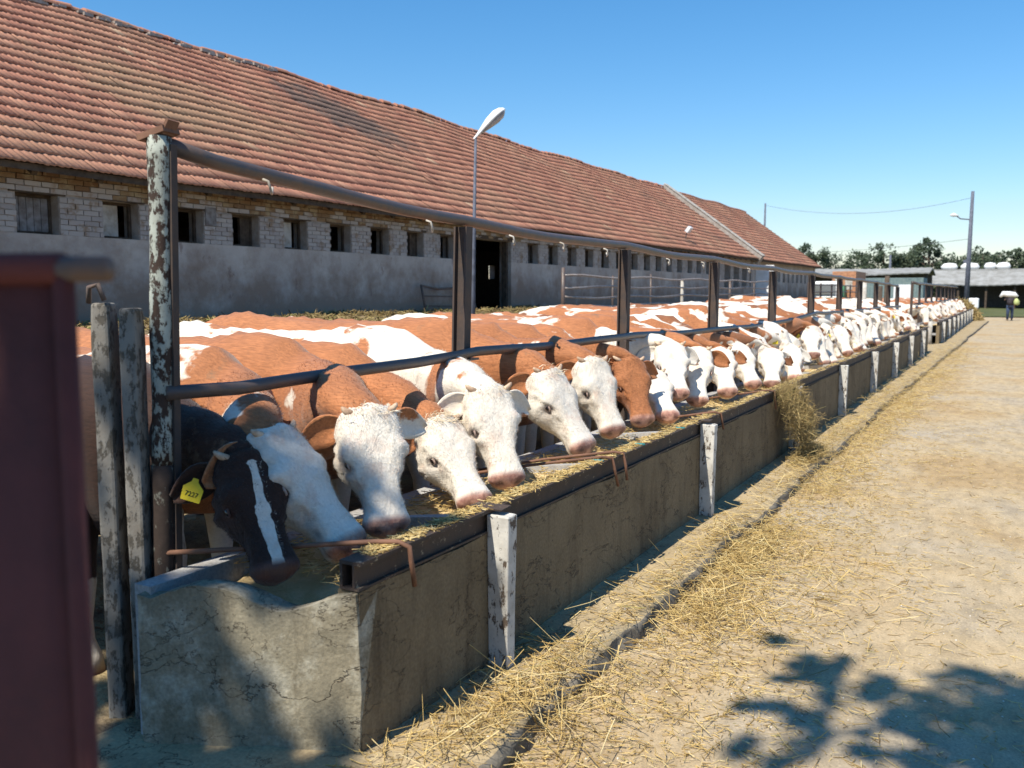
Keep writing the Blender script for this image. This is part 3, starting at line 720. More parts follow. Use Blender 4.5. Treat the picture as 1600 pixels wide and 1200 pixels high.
# ------------------------------------------------------------------ feed troughs
XF, XB = -2.03, -2.86
def trough(y0, y1, label, posts_y, endwall):
    tr = empty('feed_trough', (XF, y0, 0)); tag(tr, label, 'feed trough')
    ycuts = [y0] + [p for p in posts_y if y0 < p < y1] + [y1]
    for a, b in zip(ycuts[:-1], ycuts[1:]):
        n = max(2, int((b - a) / (.12 if a < 10 else .5))); yy = np.linspace(a + .012, b - .012, n); V = []; F = []
        for i, y in enumerate(yy):
            zt = .605 + .012 * vn(np.array([y]), np.array([0.]), 3, 31)[0]
            V += [(XF, y, -.06), (XF, y, .3), (XF, y, zt), (XF - .1, y, zt), (XF - .1, y, -.06)]
        for i in range(n - 1):
            for k in range(5): F.append((i * 5 + k, (i + 1) * 5 + k, (i + 1) * 5 + (k + 1) % 5, i * 5 + (k + 1) % 5))
        F += [(0, 1, 2, 3, 4), tuple((n - 1) * 5 + k for k in range(5))[::-1]]
        raw('panel', V, F, M['conc'], tr)
        # steel channel lying on the panel
        mb = MB(); e = .004; x0, x1 = XF - .085, XF + .004
        mb.box(x0, x1 + .012, a + e, b - e, .708, .722); mb.box(x0, x1, a + e, b - e, .612, .622); mb.box(x0, x0 + .012, a + e, b - e, .622, .708); mb.box(x1 - .030, x1 - .020, a + e, b - e, .622, .708)
        mb.build('steel_channel', M['beam'], tr)
    for p in posts_y:
        mb = MB(); V = []
        lean = random.uniform(-.01, .01)
        for z, hx, hy in ((-.06, .100, .036), (.3, .106, .037), (.695, .115, .041), (.70, .10, .036)):
            V += [(XF + .001, p - hy + lean * z, z), (XF + hx, p - hy + lean * z, z), (XF + hx, p + hy + lean * z, z), (XF + .001, p + hy + lean * z, z)]
        F = [(3, 2, 1, 0), (12, 13, 14, 15)] + [(i * 4 + k, i * 4 + (k + 1) % 4, (i + 1) * 4 + (k + 1) % 4, (i + 1) * 4 + k) for i in range(3) for k in range(4)]
        o = raw('post', V, F, M['lime'], tr); bevel(o, .008)
        mb = MB(); mb.box(XF - .09, XF + .075, p - .045, p + .045, .7225, .730, 0, .003); mb.build('joint_plate', M['beam'], tr)
    mb = MB(); mb.box(XB, XB + .09, y0 - (.30 if endwall else 0), y1, -.1, .60); mb.build('back_wall', M['inner'], tr)
    ya = y0 - (.27 if endwall else 0); mb = MB(); mb.add([(XB + .09, ya, .28), (XF - .1, y0, .28), (XF - .1, y1, .28), (XB + .09, y1, .28), (XB + .09, ya, .34), (XF - .1, y0, .34), (XF - .1, y1, .34), (XB + .09, y1, .34)], BOXF); mb.build('trough_floor', M['inner'], tr)
    y = y0 + .9 if endwall else y0 + 1
    while y < y1 - .4:
        yy = y; mb = MB(); s_ = .12
        mb.add([(XB + .09, yy - .04, .35), (XF - .1, yy - .04 + s_, .35), (XF - .1, yy + .03 + s_, .35), (XB + .09, yy + .03, .35),
                (XB + .09, yy - .03, .60), (XF - .1, yy - .03 + s_, .665), (XF - .1, yy + .03 + s_, .665), (XB + .09, yy + .03, .60)], BOXF)
        mb.build('divider', M['inner'], tr); y += 1.47
    return tr
tp = [3.47, 6.67, 9.87, 13.05, 16.3, 19.5, 22.7, 26.0]
T_ = trough(2.50, 28.4, 'long concrete feed trough with steel channel rim and white limewashed ribs, nearest the camera', tp, True)
T2_ = trough(33.0, 61.5, 'second concrete feed trough further down the line beyond the gap', list(np.arange(34.2, 61, 3.2)), False)
# near end wall, skewed, with uneven broken top
a0 = np.array([XF, 2.50]); a1 = np.array([-2.80, 2.165]); n = 34; V = []; F = []; th = np.array([.0, .11])
for i in range(n):
    t = i / (n - 1); p = a0 * (1 - t) + a1 * t
    zt = .60 - .075 * math.exp(-((t - .34) / .16) ** 2) - .03 * math.exp(-((t - .95) / .1) ** 2) + .012 * float(vn(t * 12, 0, 1, 3)) + .02 * math.exp(-((t - .72) / .12) ** 2)
    bul = lambda z: .012 * float(vn(t * 7, z * 8, 1, 41)) + (.012 * float(vn(z * 30, 1., 1, 5)) if i == 0 else 0)
    col_ = []
    for z in np.linspace(-.06, 1, 13): zz = -.06 + (zt + .06) * (z + .06) / 1.06; col_.append((p[0] + (bul(zz) * 1.3 if i == 0 else 0), p[1] + bul(zz), zz))
    col_.append((p[0], p[1] + .06, zt + .006)); col_.append((p[0], p[1] + .12, zt - .012)); col_.append((p[0], p[1] + .12, -.06))
    V += col_
m_ = 16
for i in range(n - 1):
    for k in range(m_): F.append((i * m_ + k, i * m_ + (k + 1) % m_, (i + 1) * m_ + (k + 1) % m_, (i + 1) * m_ + k))
F += [tuple(range(m_))[::-1], tuple((n - 1) * m_ + k for k in range(m_))]
raw('end_wall', V, F, M['endconc'], T_)
# feed
for (y0, y1, lb) in ((2.6, 28.3, 'yellow ground meal filling the near feed trough'), (33.1, 61.4, 'yellow ground meal in the second feed trough')):
    ys_ = np.arange(y0, y1, .05 if y0 < 5 else .3)
    def fz(X, Y): return .565 + .035 * vn(X, Y, 2.5, 51) + .02 * vn(X, Y, 9, 52) + .07 * np.clip((X + 2.45) / .3, 0, 1)
    V, F = grid(np.linspace(XB + .08, XF - .09, 14), ys_, fz)
    if y0 < 5: V[:, 1] += np.clip(1 - (V[:, 1] - y0) / 1.5, 0, 1) * (.50 * (V[:, 0] - XF) - .0); V[:, 2] -= .17 * np.clip(1 - (V[:, 1] - 2.3) / .7, 0, 1)
    tag(raw('feed', V, F, M['feed'], smooth=True), lb, 'feed', kind='stuff')
N = 9000; x = np.where(RNG.random(N) < .27, RNG.uniform(XF - .085, XF + .005, N), RNG.uniform(XB + .1, XF - .0, N)); y = 2.6 + RNG.exponential(5, N); k = y < 28; x, y = x[k], y[k]; z = np.where(x > XF - .09, .724, .575 + .05 * RNG.random(len(x)))
V, F, A = strands(len(x), x, y, z + .004, (.02, .10), (.0012, .0028), .15)
tag(raw('chaff', V, F, M['straw'], attrs={'rnd': A}), 'bits of straw lying on the feed and along the steel rim of the trough', 'straw', kind='stuff')
# bent rods over the rim
def rodthing(pts, lb, r_=.009):
    o = MB(); o.tube(pts, r_, 8)
    return tag(o.build('bent_rod', M['rod'], None, True), lb, 'rod', 'rusty rods hooked over the trough rim')
def at(y): return XF + .02
rodthing([(-2.93, 2.36, .665), (-2.5, 2.56, .70), (-2.12, 2.72, .735), (-2.03, 2.755, .738), (-1.99, 2.77, .72), (-1.985, 2.775, .66), (-1.98, 2.79, .56)], 'rusty rod across the near end of the trough with its tip bent down outside', .0105)
rodthing([(-2.8, 4.35, .63), (-2.4, 4.55, .70), (-2.05, 4.78, .742), (-2.0, 4.82, .735), (-1.985, 4.83, .66), (-1.98, 4.87, .56)], 'left one of the two bent rods hanging over the trough rim side by side')
rodthing([(-2.8, 4.5, .63), (-2.4, 4.72, .705), (-2.05, 4.95, .745), (-2.0, 4.99, .735), (-1.985, 5.0, .66), (-1.98, 5.01, .57)], 'right one of the two bent rods hanging over the trough rim side by side')
rodthing([(-2.6, 6.85, .65), (-2.05, 7.05, .742), (-2.0, 7.08, .73), (-1.98, 7.1, .60)], 'short bent rod over the rim just past the second white rib')
rodthing([(-2.6, 8.7, .65), (-2.05, 8.9, .742), (-2.0, 8.95, .73), (-1.98, 8.96, .55)], 'thin bent rod over the rim left of the hay tuft')
for k, (x, y) in enumerate([(-2.13, 4.7), (-2.12, 5.35), (-2.12, 6.15)]):
    mb = MB(); mb.tube([(x, y, .60), (x + .03, y + .02, .69), (x + .05, y + .03, .728), (x + .11, y + .04, .728)], .008, 6); tag(mb.build('rope', M['rope'], None, True), ['teal rope scrap tied to the trough rim by the pair of bent rods', 'teal rope scrap on the rim in the middle of the second bay', 'teal rope scrap on the rim just before the second white rib'][k], 'rope')

# ------------------------------------------------------------------ rail fence over the trough
XP = -2.92
fe = empty('rail_fence', (XP, 2.4, 0)); tag(fe, 'dark steel post and pipe rail fence running over the cattle along the trough', 'fence')
py = [2.40, 4.66, 7.27, 9.95, 12.8, 15.6, 18.4, 21.1, 23.8, 26.4, 28.6]
zt_ = [2.27, 2.13, 2.10, 2.07, 2.03, 2.02, 2.0, 1.98, 1.96, 1.93, 1.90]
zm_ = [1.30, 1.34, 1.33, 1.29, 1.28, 1.36, 1.33, 1.32, 1.33, 1.32, 1.30]
for i, y in enumerate(py):
    mb = MB(); ln = .10 if i < 2 else .06
    if i == 0:
        zz = np.linspace(1.02, 2.30, 16); mb.tube([(XP, y - .03 + .075 * (z / 2.3), z) for z in zz], [.043 + .003 * math.sin(z * 9) for z in zz], 14, jit=.04)
        mb.build('painted_post', M['limepost'], fe, True)
        mb = MB(); zz = np.linspace(-.1, 1.019, 14); mb.tube([(XP, y - .03 + .075 * (z / 2.3), z) for z in zz], [.044 + .003 * math.sin(z * 9) for z in zz], 14, jit=.04); mb.build('post_foot', M['footpost'], fe, True)
        mb = MB(); mb.bar((XP + .030, y + .002, .0), (XP + .030, y + .07, 2.27), .03, .045, (1, 0, 0)); mb.build('post_shade_strip', M['darkpost'], fe)  # dark strip added to stand for the shaded right side of the post
        mb = MB(); mb.obox((XP - .01, y + .05, 2.31), (.9, .2, .25), (-.2, .97, 0), (-.25, 0, .97), .065, .05, .012); mb.obox((XP + .045, y + .06, 2.335), (.5, .1, .86), (-.2, .97, 0), (-.86, 0, .5), .03, .035, .007); mb.build('post_cap', M['rod'], fe)
    else:
        h_ = .036 if i < 3 else .04; w_ = .045 if i < 3 else .05
        yb = y - ln
        for a, b, c_, d_ in ((-w_, -w_ + .012, -h_, h_), (w_ - .012, w_, -h_, h_), (-w_ + .012, w_ - .012, -.007, .007)):
            V = []
            for z, yy in ((-.1, yb), (zt_[i] - .035, y)): V += [(XP + a, yy + c_, z), (XP + b, yy + c_, z), (XP + b, yy + d_, z), (XP + a, yy + d_, z)]
            mb.add(V, BOXF)
        mb.build('steel_post', M['darkpost'], fe)
def raily(zs, name, r_, x, sagv=.012):
    P = []
    for i in range(len(py) - 1):
        for t in np.linspace(0, 1, 8)[:-1]:
            P.append((x, py[i] * (1 - t) + py[i + 1] * t, zs[i] * (1 - t) + zs[i + 1] * t - sagv * math.sin(math.pi * t) + .004 * math.sin(py[i] * 7 + t * 9)))
    P[0] = (P[0][0] - (.06 if zs[0] < 2 else 0), P[0][1] + (.0 if zs[0] < 2 else .06), P[0][2] + .01); P.append((x, py[-1], zs[-1])); mb = MB(); mb.tube(P, r_, 12); mb.build(name, M['rail'], fe, True)
raily(zt_, 'top_rail', .033, XP, .02); raily(zm_, 'middle_rail', .029, XP + .095, .008)
for i, y in enumerate(py[1:]):
    mb = MB(); mb.box(XP + .05, XP + .12, y - .12, y - .02, zm_[i + 1] - .045, zm_[i + 1] - .032); mb.build('bracket', M['rail'], fe)
for y, z in ((2.95, 2.19), (4.2, 2.10), (5.15, 2.07), (5.9, 2.06), (6.7, 2.05), (8.2, 2.02), (9.3, 2.02), (11.2, 2.0)):
    mb = MB(); mb.tube([(XP + .045, y, z), (XP + .075, y, z - .01), (XP + .08, y + .01, z - .05), (XP + .06, y + .035, z - .06), (XP + .05, y + .05, z - .03)], .006, 6); mb.build('hook', M['paleboard'], fe, True)
# fence over the second trough
fe2 = empty('rail_fence', (XP, 33, 0)); tag(fe2, 'far steel rail fence over the second row of cattle', 'fence')
for y in np.arange(33, 62, 2.9): mb = MB(); mb.box(XP - .04, XP + .04, y - .04, y + .04, -.1, 2.0); mb.build('steel_post', M['darkpost'], fe2)
for z, r_ in ((2.02, .045), (1.3, .035)): mb = MB(); mb.tube([(XP + .08 * (z < 1.5), y, z + .015 * math.sin(y)) for y in np.linspace(33, 61.8, 12)], r_, 8); mb.build('rail', M['rail'], fe2, True)
# posts of the gateway in the gap
gp = empty('gateway', (-3.4, 29.2, 0)); tag(gp, 'brown timber gateway posts in the gap between the two troughs', 'gateway')
for x, y, z, r_ in ((-3.9, 28.9, 2.05, .09), (-3.3, 29.2, 2.2, .08), (-3.6, 30.2, 1.9, .08), (-2.3, 32.6, .75, .08), (-2.6, 31.6, .7, .07)):
    mb = MB(); mb.tube([(x, y, -.1), (x + .02, y, z)], [r_, r_ * .85], 8); mb.build('post', M['paleboard'] if z < 1 or x == -3.9 else M['wood'], gp, True)
mb = MB(); mb.box(-3.85, -2.35, 29.05, 29.12, .72, .80); mb.box(-3.85, -2.35, 29.05, 29.12, .3, .38); mb.build('board', M['greywood'], gp)

# ------------------------------------------------------------------ old concrete posts and the red gate at the left edge
op = empty('concrete_post', (-3.03, 2.28, 0)); tag(op, 'weathered grooved concrete gate post left of the first fence post', 'post')
def lumpy(name, x, y, hx, hy, z1, par, m, ang=.5):
    n = 22; V = []; F = []
    for i in range(n):
        z = -.1 + (z1 + .1) * i / (n - 1); k = 1 + .06 * float(vn(z * 6, x * 3, 1, 61))
        if i == n - 1: k *= .93
        for a, b in ((-1, -1), (1, -1), (1, 1), (-1, 1)):
            dx, dy = a * hx * k, b * hy * k; V.append((x + dx * math.cos(ang) - dy * math.sin(ang), y + dx * math.sin(ang) + dy * math.cos(ang), z))
    for i in range(n - 1):
        for k in range(4): F.append((i * 4 + k, i * 4 + (k + 1) % 4, (i + 1) * 4 + (k + 1) % 4, (i + 1) * 4 + k))
    F += [(3, 2, 1, 0), tuple((n - 1) * 4 + k for k in range(4))]
    o = raw(name, V, F, m, par); bevel(o, .012, 2); return o
lumpy('post_half', -2.985, 2.335, .034, .05, 1.64, op, M['oldpost']); lumpy('post_half', -3.085, 2.29, .036, .05, 1.66, op, M['oldpost'])
lumpy('groove_strip', -3.03, 2.37, .02, .035, 1.60, op, M['darkpost'])
mb = MB(); mb.tube([(-3.12, 2.25, 1.66), (-3.10, 2.24, 1.72), (-3.06, 2.25, 1.73), (-3.04, 2.26, 1.67)], .010, 8); mb.build('wire_loop', M['rust'], op, True)
gt = empty('sheet_gate', (-.95, .61, -.1)); tag(gt, 'dark red rusty sheet metal gate close to the camera at the left edge', 'gate')
gdir = np.array([-.95, -.30, 0]); gdir /= np.linalg.norm(gdir); gn = np.array([-gdir[1], gdir[0], 0]); g0 = np.array([-.90, .62, 0])
V = []; F = []; n = 40
for i in range(n):
    t = i / (n - 1) * 1.6; o = .003 * math.sin(t * 40)
    for z in (-.02, 1.715): V.append(g0 + gdir * (t + .004) + gn * o + np.array([0, 0, z]))
for i in range(n - 1): F.append((2 * i, 2 * i + 1, 2 * i + 3, 2 * i + 2))
sh = raw('sheet', V, F, M['gatered'], gt, True); md = sh.modifiers.new('solid', 'SOLIDIFY'); md.thickness = .003
mb = MB(); mb.tube([g0 + np.array([0, 0, -.05]), g0 + np.array([0, 0, 1.735])], .012, 10); mb.tube([g0 + np.array([.0, 0, 1.725]), g0 + gdir * 1.6 + np.array([0, 0, 1.725])], .018, 10)
mb.build('frame', M['gatered'], gt, True)
mb = MB(); mb.tube([g0 + gdir * .9 + gn * .0 + np.array([0, 0, 1.725]), g0 - gdir * .055 + np.array([0, 0, 1.725])], .014, 10); mb.build('bolt', M['rust'], gt, True)

# ------------------------------------------------------------------ cattle
def smoothstep(a, b, x): t = np.clip((x - a) / (b - a), 0, 1); return t * t * (3 - 2 * t)
BODY = [(-2.10, .05, 1.16, 1.02), (-2.06, .14, 1.26, .88), (-1.97, .21, 1.33, .78), (-1.8, .26, 1.38, .66), (-1.6, .275, 1.395, .60), (-1.35, .265, 1.375, .58), (-1.1, .30, 1.36, .54), (-.75, .33, 1.35, .52), (-.4, .315, 1.355, .53), (-.1, .27, 1.385, .56), (.1, .255, 1.39, .58), (.25, .245, 1.37, .62)]
HEAD = [(-.03, .105, -.004, -.16, 2.3), (.0, .124, .018, -.20, 2.4), (.05, .134, .024, -.23, 2.5), (.10, .134, .020, -.245, 2.6), (.16, .132, .014, -.245, 2.7), (.21, .118, .006, -.228, 2.7), (.27, .100, .0, -.198, 2.7), (.33, .087, -.004, -.168, 2.7), (.39, .080, -.006, -.150, 2.6), (.44, .084, -.006, -.146, 2.5), (.48, .092, -.007, -.150, 2.5), (.51, .090, -.014, -.148, 2.5), (.535, .074, -.030, -.134, 2.4), (.548, .040, -.055, -.11, 2.1)]
NP = 40
def make_cow(label, Y, poll, nose, seed, white=0.0, hw=.5, tone=.0, bs=1.0, X0=-3.60, tagn=None, z0=0.0, flip=False, detail=1, group='cattle feeding along the trough', digits=None, tuft=0.0, horns=True, name='cow', blaze=0.0, furry=False):
    loc = np.array([X0, Y, z0]); c = empty(name, tuple(loc)); tag(c, label, 'cow', group)
    W0 = lambda p: np.array(p, float) - loc
    poll, nose = W0(poll), W0(nose)
    f = nose - poll; L = np.linalg.norm(f); f /= L; sc_ = L / .53
    fwd = np.array([1.0, 0, 0]) if abs(f[0]) + abs(f[1]) < .1 else np.array([f[0], f[1], 0]) / math.hypot(f[0], f[1])
    h = np.array([0, 0, 1.0]) + .35 * fwd; dq = h - f * (h @ f); dq /= np.linalg.norm(dq); rq = np.cross(f, dq)
    rings = []; MH = []; MM = []; MD = []; ML = []
    bz = bs; hwid = 1 + .07 * float(vn(seed, 0., 1, 4))
    ang = np.arange(NP) / NP * 2 * math.pi
    cs, sn = np.cos(ang), np.sin(ang)
    def ring(C, R, U, w_, ht, hb, e, wb=0.0):
        p = 2 / e; a = np.sign(sn) * np.abs(sn) ** p * w_ * (1 - wb * cs); b = np.sign(cs) * np.abs(cs) ** p; b = np.where(b > 0, b * ht, b * hb)
        return C + a[:, None] * R + b[:, None] * U
    xs_ = np.linspace(-2.10, .22, 34 if detail else 16)
    B = np.array(BODY); zz = [np.interp(xs_, B[:, 0], B[:, k]) for k in (1, 2, 3)]
    for i, x in enumerate(xs_):
        top, bot = zz[1][i] * bz, zz[2][i] * bz; wv = zz[0][i] * bz * .86
        C = np.array([x * bz, 0, (top + bot) / 2 + .06]); e = 2.15 if -1.9 < x < -1.2 else 2.35
        rings.append(ring(C, np.array([0, 1., 0]), np.array([0, 0, 1.]), wv, top - C[2], C[2] - bot, e, .10)); MH.append(0)
    R0, U0 = np.array([0, 1., 0]), np.array([0, 0, 1.])
    # neck bezier
    pc = np.array([.22 * bz, 0, 1.07 * bz]); sk = poll + f * (.0) - dq * .095 * sc_
    d1 = -dq * .25 + f * .35 + np.array([.75, 0, 0]); d1 /= np.linalg.norm(d1)
    Ld = np.linalg.norm(sk - pc); c1 = pc + np.array([1, 0, -.12]) * Ld * .34; c2 = sk - d1 * Ld * .26
    nn = 16 if detail else 7
    for i in range(1, nn):
        t = i / nn; C = (1 - t) ** 3 * pc + 3 * (1 - t) ** 2 * t * c1 + 3 * (1 - t) * t * t * c2 + t ** 3 * sk
        T = 3 * (1 - t) ** 2 * (c1 - pc) + 6 * (1 - t) * t * (c2 - c1) + 3 * t * t * (sk - c2); T /= np.linalg.norm(T)
        # keep the ring plane blending toward the head ring plane
        Tn = T * (1 - t ** 2) + f * t ** 2; Tn /= np.linalg.norm(Tn)
        U = U0 * (1 - t) + dq * t; U -= Tn * (U @ Tn); U /= np.linalg.norm(U); R = np.cross(Tn, U)
        R = -R if R @ (np.array([0, 1., 0]) * (1 - t) + -rq * t * 1.0) < 0 else R
        s = t * t * (3 - 2 * t); k_ = t ** .7
        wv = (.205 * bz) * (1 - k_) + .112 * sc_ * k_; ht = (.29 * bz) * (1 - k_) + .11 * sc_ * k_; hb = (.42 * bz) * (1 - k_ ** .9) + .12 * sc_ * k_ ** .9
        rings.append(ring(C, R, U, wv, ht, hb, 2.2)); MH.append(0)
    H = np.array(HEAD); H[:, 0] = np.interp(H[:, 0], [-.03, 0, .05, .16, .27, .39, .548], [-.03, 0, .06, .205, .305, .405, .548]); H[:, 1] *= 1.07; H[:, 2:4] *= 1.05; ts = np.linspace(-.02, .548, 40 if detail else 18)
    hv = [np.interp(ts, H[:, 0], H[:, k]) for k in (1, 2, 3, 4)]
    if detail:
        ker = np.array([.25, .5, .25])
        for k in range(4):
            q_ = hv[k].copy(); q_[1:-1] = np.convolve(hv[k], ker, 'valid'); hv[k] = q_
    n_head0 = len(rings)
    for i, t in enumerate(ts):
        top, bot = hv[1][i] * sc_, hv[2][i] * sc_; mid = (top + bot) / 2 + .02 * sc_
        C = poll + f * t * sc_ + dq * mid
        p = 2 / hv[3][i]; wv = hv[0][i] * sc_ * hwid
        a = np.sign(sn) * np.abs(sn) ** p * wv * (1 + .10 * cs - .12 * np.clip(-cs, 0, 1) * smoothstep(.1, .4, t)); b = np.sign(cs) * np.abs(cs) ** p
        b = np.where(b > 0, b * (top - mid), b * (mid - bot))
        rings.append(C - a[:, None] * rq * -1 * -1 + b[:, None] * dq); MH.append(1.0)
    # orient head ring direction consistently with the neck (right vector sign)
    Rn = rings[n_head0 - 1][NP // 4] - rings[n_head0 - 1][3 * NP // 4]; Rh = rings[n_head0][NP // 4] - rings[n_head0][3 * NP // 4]
    if Rn @ Rh < 0:
        for i in range(n_head0, len(rings)): rings[i] = rings[i][(-np.arange(NP)) % NP]
    m_ = len(rings); V = np.concatenate(rings); MHv = np.repeat(np.array(MH, float), NP)
    # sculpt the head in its own frame
    q = V - poll; ht_, hs_, hd_ = (q @ f) / sc_, (q @ rq) / sc_, (q @ dq) / sc_
    isH = np.arange(len(V)) >= (n_head0 - 2) * NP
    def g(t0, s0, d0, r): return np.exp(-(((ht_ - t0) ** 2 + (np.abs(hs_) - s0) ** 2 + (hd_ - d0) ** 2) / (2 * r * r))) * isH
    side = np.sign(hs_)[:, None] * rq
    disp = (side * (.020 * g(.175, .135, -.015, .028) - .024 * g(.24, .125, -.058, .021) + .018 * g(.20, .115, -.16, .05) - .018 * g(.335, .09, -.06, .038) + .012 * g(.262, .115, -.095, .014) + .010 * g(.50, .085, -.06, .02) - .020 * g(.525, .055, -.052, .015))[:, None]
            + dq * (.012 * g(.165, .105, .014, .024) - .012 * g(.19, 0, .01, .03) - .012 * g(.31, 0, 0, .06) + .022 * g(.0, 0, .01, .035) - .010 * g(.535, .04, -.045, .012) + .006 * g(.49, .035, -.01, .025))[:, None])
    wr = .0075 * np.sin(ht_ * 75 + 12 * vn(hs_ * 9, hd_ * 9, 1, seed) ) * smoothstep(.0, .12, ht_) * smoothstep(.42, .2, ht_) * smoothstep(.05, -.06, hd_) * isH
    disp += side * (wr * (1 if detail else 0))[:, None]
    # mouth line
    ml_ = np.exp(-((hd_ + .098 + (ht_ - .5) * .15) / .006) ** 2) * smoothstep(.36, .44, ht_) * isH
    disp -= side * (.007 * ml_)[:, None]
    V = V + disp * sc_
    # body skin: folds on the neck, hips, ribs
    nb = ~isH
    fold = (.008 + .016 * smoothstep(.0, .35, V[:, 0])) * vn(V[:, 0] * 13 + V[:, 2] * 3, V[:, 2] * 2.2 + seed, 1, seed, 2) + .018 * vn(V[:, 0] * 2.1, V[:, 2] * 2 + V[:, 1] * 2, 1, seed + 3, 2)
    cen = np.repeat(np.array([r.mean(0) for r in rings]), NP, 0); nrm = V - cen; nrm /= np.linalg.norm(nrm, axis=1)[:, None] + 1e-9
    V = V + nrm * (fold * nb)[:, None]
    xb_, yb_, zb_ = V[:, 0] / bz, np.abs(V[:, 1]) / bz, V[:, 2] / bz
    def gb(x, y_, z, r): return np.exp(-(((xb_ - x) ** 2 + (yb_ - y_) ** 2 + (zb_ - z) ** 2) / (2 * r * r))) * nb
    rib = .005 * np.sin(xb_ * 62) * smoothstep(-1.35, -1.2, xb_) * smoothstep(-.35, -.6, xb_) * smoothstep(1.35, 1.2, zb_) * nb
    V = V + nrm * (-.040 * gb(-1.42, .27, 1.18, .09) + .022 * gb(-.02, .22, 1.15, .13) - .016 * gb(-.35, .24, 1.28, .10) + .016 * gb(-1.9, .18, 1.22, .05) - .025 * gb(-1.78, .17, 1.33, .07) + rib)[:, None]
    V[:, 2] += .016 * np.exp(-(yb_ / .045) ** 2) * smoothstep(1.25, 1.33, zb_) * nb * (1 + .4 * np.sin(xb_ * 40))
    hip = np.exp(-(((V[:, 0] / bz + 1.62) ** 2 + (np.abs(V[:, 1]) - .22) ** 2 + (V[:, 2] / bz - 1.30) ** 2) / (2 * .07 ** 2))) * nb
    V[:, 2] += hip * .03; V[:, 1] += np.sign(V[:, 1]) * hip * .03
    MZ = np.clip(smoothstep(.475, .505, ht_) * smoothstep(-.125, -.085, hd_), 0, 1) * isH
    MHs = smoothstep(-.04, .03, ht_ + (.30 + .30 * vn(np.array([seed]), np.array([0.]), 3, 2)[0]) * hd_ + .03 * vn(hs_ * 12, hd_ * 12, 1, seed)) * (np.arange(len(V)) >= (n_head0 - 4) * NP)
    BZ = smoothstep(.040, .024, np.abs(hs_) + .012 * vn(ht_ * 14, hs_ * 0, 1, seed)) * smoothstep(-.09, -.02, hd_) * smoothstep(.0, .08, ht_) * isH
    DK = np.clip(g(.527, .056, -.050, .015) * 1.7 + ml_ * .75 + .35 * g(.26, .12, -.08, .018) + g(.225, .13, -.056, .015) * 1.1, 0, 1)
    F = [(i * NP + k, i * NP + (k + 1) % NP, (i + 1) * NP + (k + 1) % NP, (i + 1) * NP + k) for i in range(m_ - 1) for k in range(NP)]
    F = [fc + () for fc in F]
    V = list(map(tuple, V)); n0 = len(V); V.append(tuple(rings[0].mean(0) - np.array([.01, 0, 0]))); V.append(tuple(rings[-1].mean(0) + f * .006 * sc_))
    faces = list(F)
    for k in range(NP): faces.append((n0, (k + 1) % NP, k)); faces.append((n0 + 1, (m_ - 1) * NP + k, (m_ - 1) * NP + (k + 1) % NP))
    BZ = np.append(BZ, [0, 0]); MHv = np.append(MHs, [0, 1]); MZ = np.append(MZ, [0, 1]); DK = np.append(DK, [0, .3]); LG = np.zeros(len(V))
    # legs and tail, lofted into the trunk
    lm = MB()
    for sy in (-1, 1):
        st = random.uniform(-.06, .06)
        lm.tube([(-.02, sy * .15, .95), (.0 + st * .3, sy * .17, .70), (.01 + st * .6, sy * .16, .50), (.02 + st, sy * .15, .38), (.015 + st, sy * .15, .22), (.02 + st, sy * .15, .12), (.05 + st, sy * .15, .05), (.06 + st, sy * .15, -.02)], [.14, .10, .068, .058, .038, .040, .050, .058], 12)
        st = random.uniform(-.08, .08)
        lm.tube([(-1.75, sy * .14, 1.05), (-1.66, sy * .17, .80), (-1.62 + st * .4, sy * .16, .64), (-1.80 + st, sy * .15, .46), (-1.80 + st, sy * .15, .30), (-1.77 + st, sy * .15, .14), (-1.73 + st, sy * .15, .05), (-1.71 + st, sy * .15, -.02)], [.20, .165, .105, .062, .045, .042, .050, .056], 12)
    lm.tube([(-2.06, 0, 1.24), (-2.14, 0, 1.18), (-2.17, .01, .95), (-2.15, .02, .62), (-2.15, .02, .42)], [.04, .032, .022, .02, .045], 8)
    nV = len(V); V += [tuple(np.array(v) * np.array([bz, bz, 1 if v[2] < .3 else bz])) for v in lm.V]; faces += [tuple(i + nV for i in ff) for ff in lm.F]
    k_ = len(lm.V); lz = np.array([v[2] for v in lm.V]); lx = np.array([v[0] for v in lm.V])
    BZ = np.append(BZ, np.zeros(k_)); MHv = np.append(MHv, np.zeros(k_)); MZ = np.append(MZ, np.zeros(k_)); DK = np.append(DK, np.where((lz < .04), 1.0, 0)); LG = np.append(LG, smoothstep(.75, .4, lz))
    if group == 'cattle feeding along the trough' or True:
        bd = raw('body', V, faces, M['hide'], c, True, {'m_head': MHv, 'm_muz': MZ, 'm_dark': DK, 'm_leg': LG, 'm_blz': BZ}, world=False)
    parts = [bd]
    if furry:
        VA = np.array(V[:m_ * NP]).reshape(m_, NP, 3); NA = nrm.reshape(m_, NP, 3); rr0 = n_head0 - 12
        n_ = 15000; ri = RNG.integers(rr0, m_ - 1, n_); ki = RNG.integers(0, NP, n_); a_, b_ = RNG.random((n_, 1)), RNG.random((n_, 1)); k2 = (ki + 1) % NP
        bl = lambda Q: (Q[ri, ki] * (1 - a_) + Q[ri + 1, ki] * a_) * (1 - b_) + (Q[ri, k2] * (1 - a_) + Q[ri + 1, k2] * a_) * b_
        P0 = bl(VA); Nn = bl(NA); Nn /= np.linalg.norm(Nn, axis=1)[:, None] + 1e-9
        al = (VA[ri + 1, ki] - VA[ri, ki]); al /= np.linalg.norm(al, axis=1)[:, None] + 1e-9
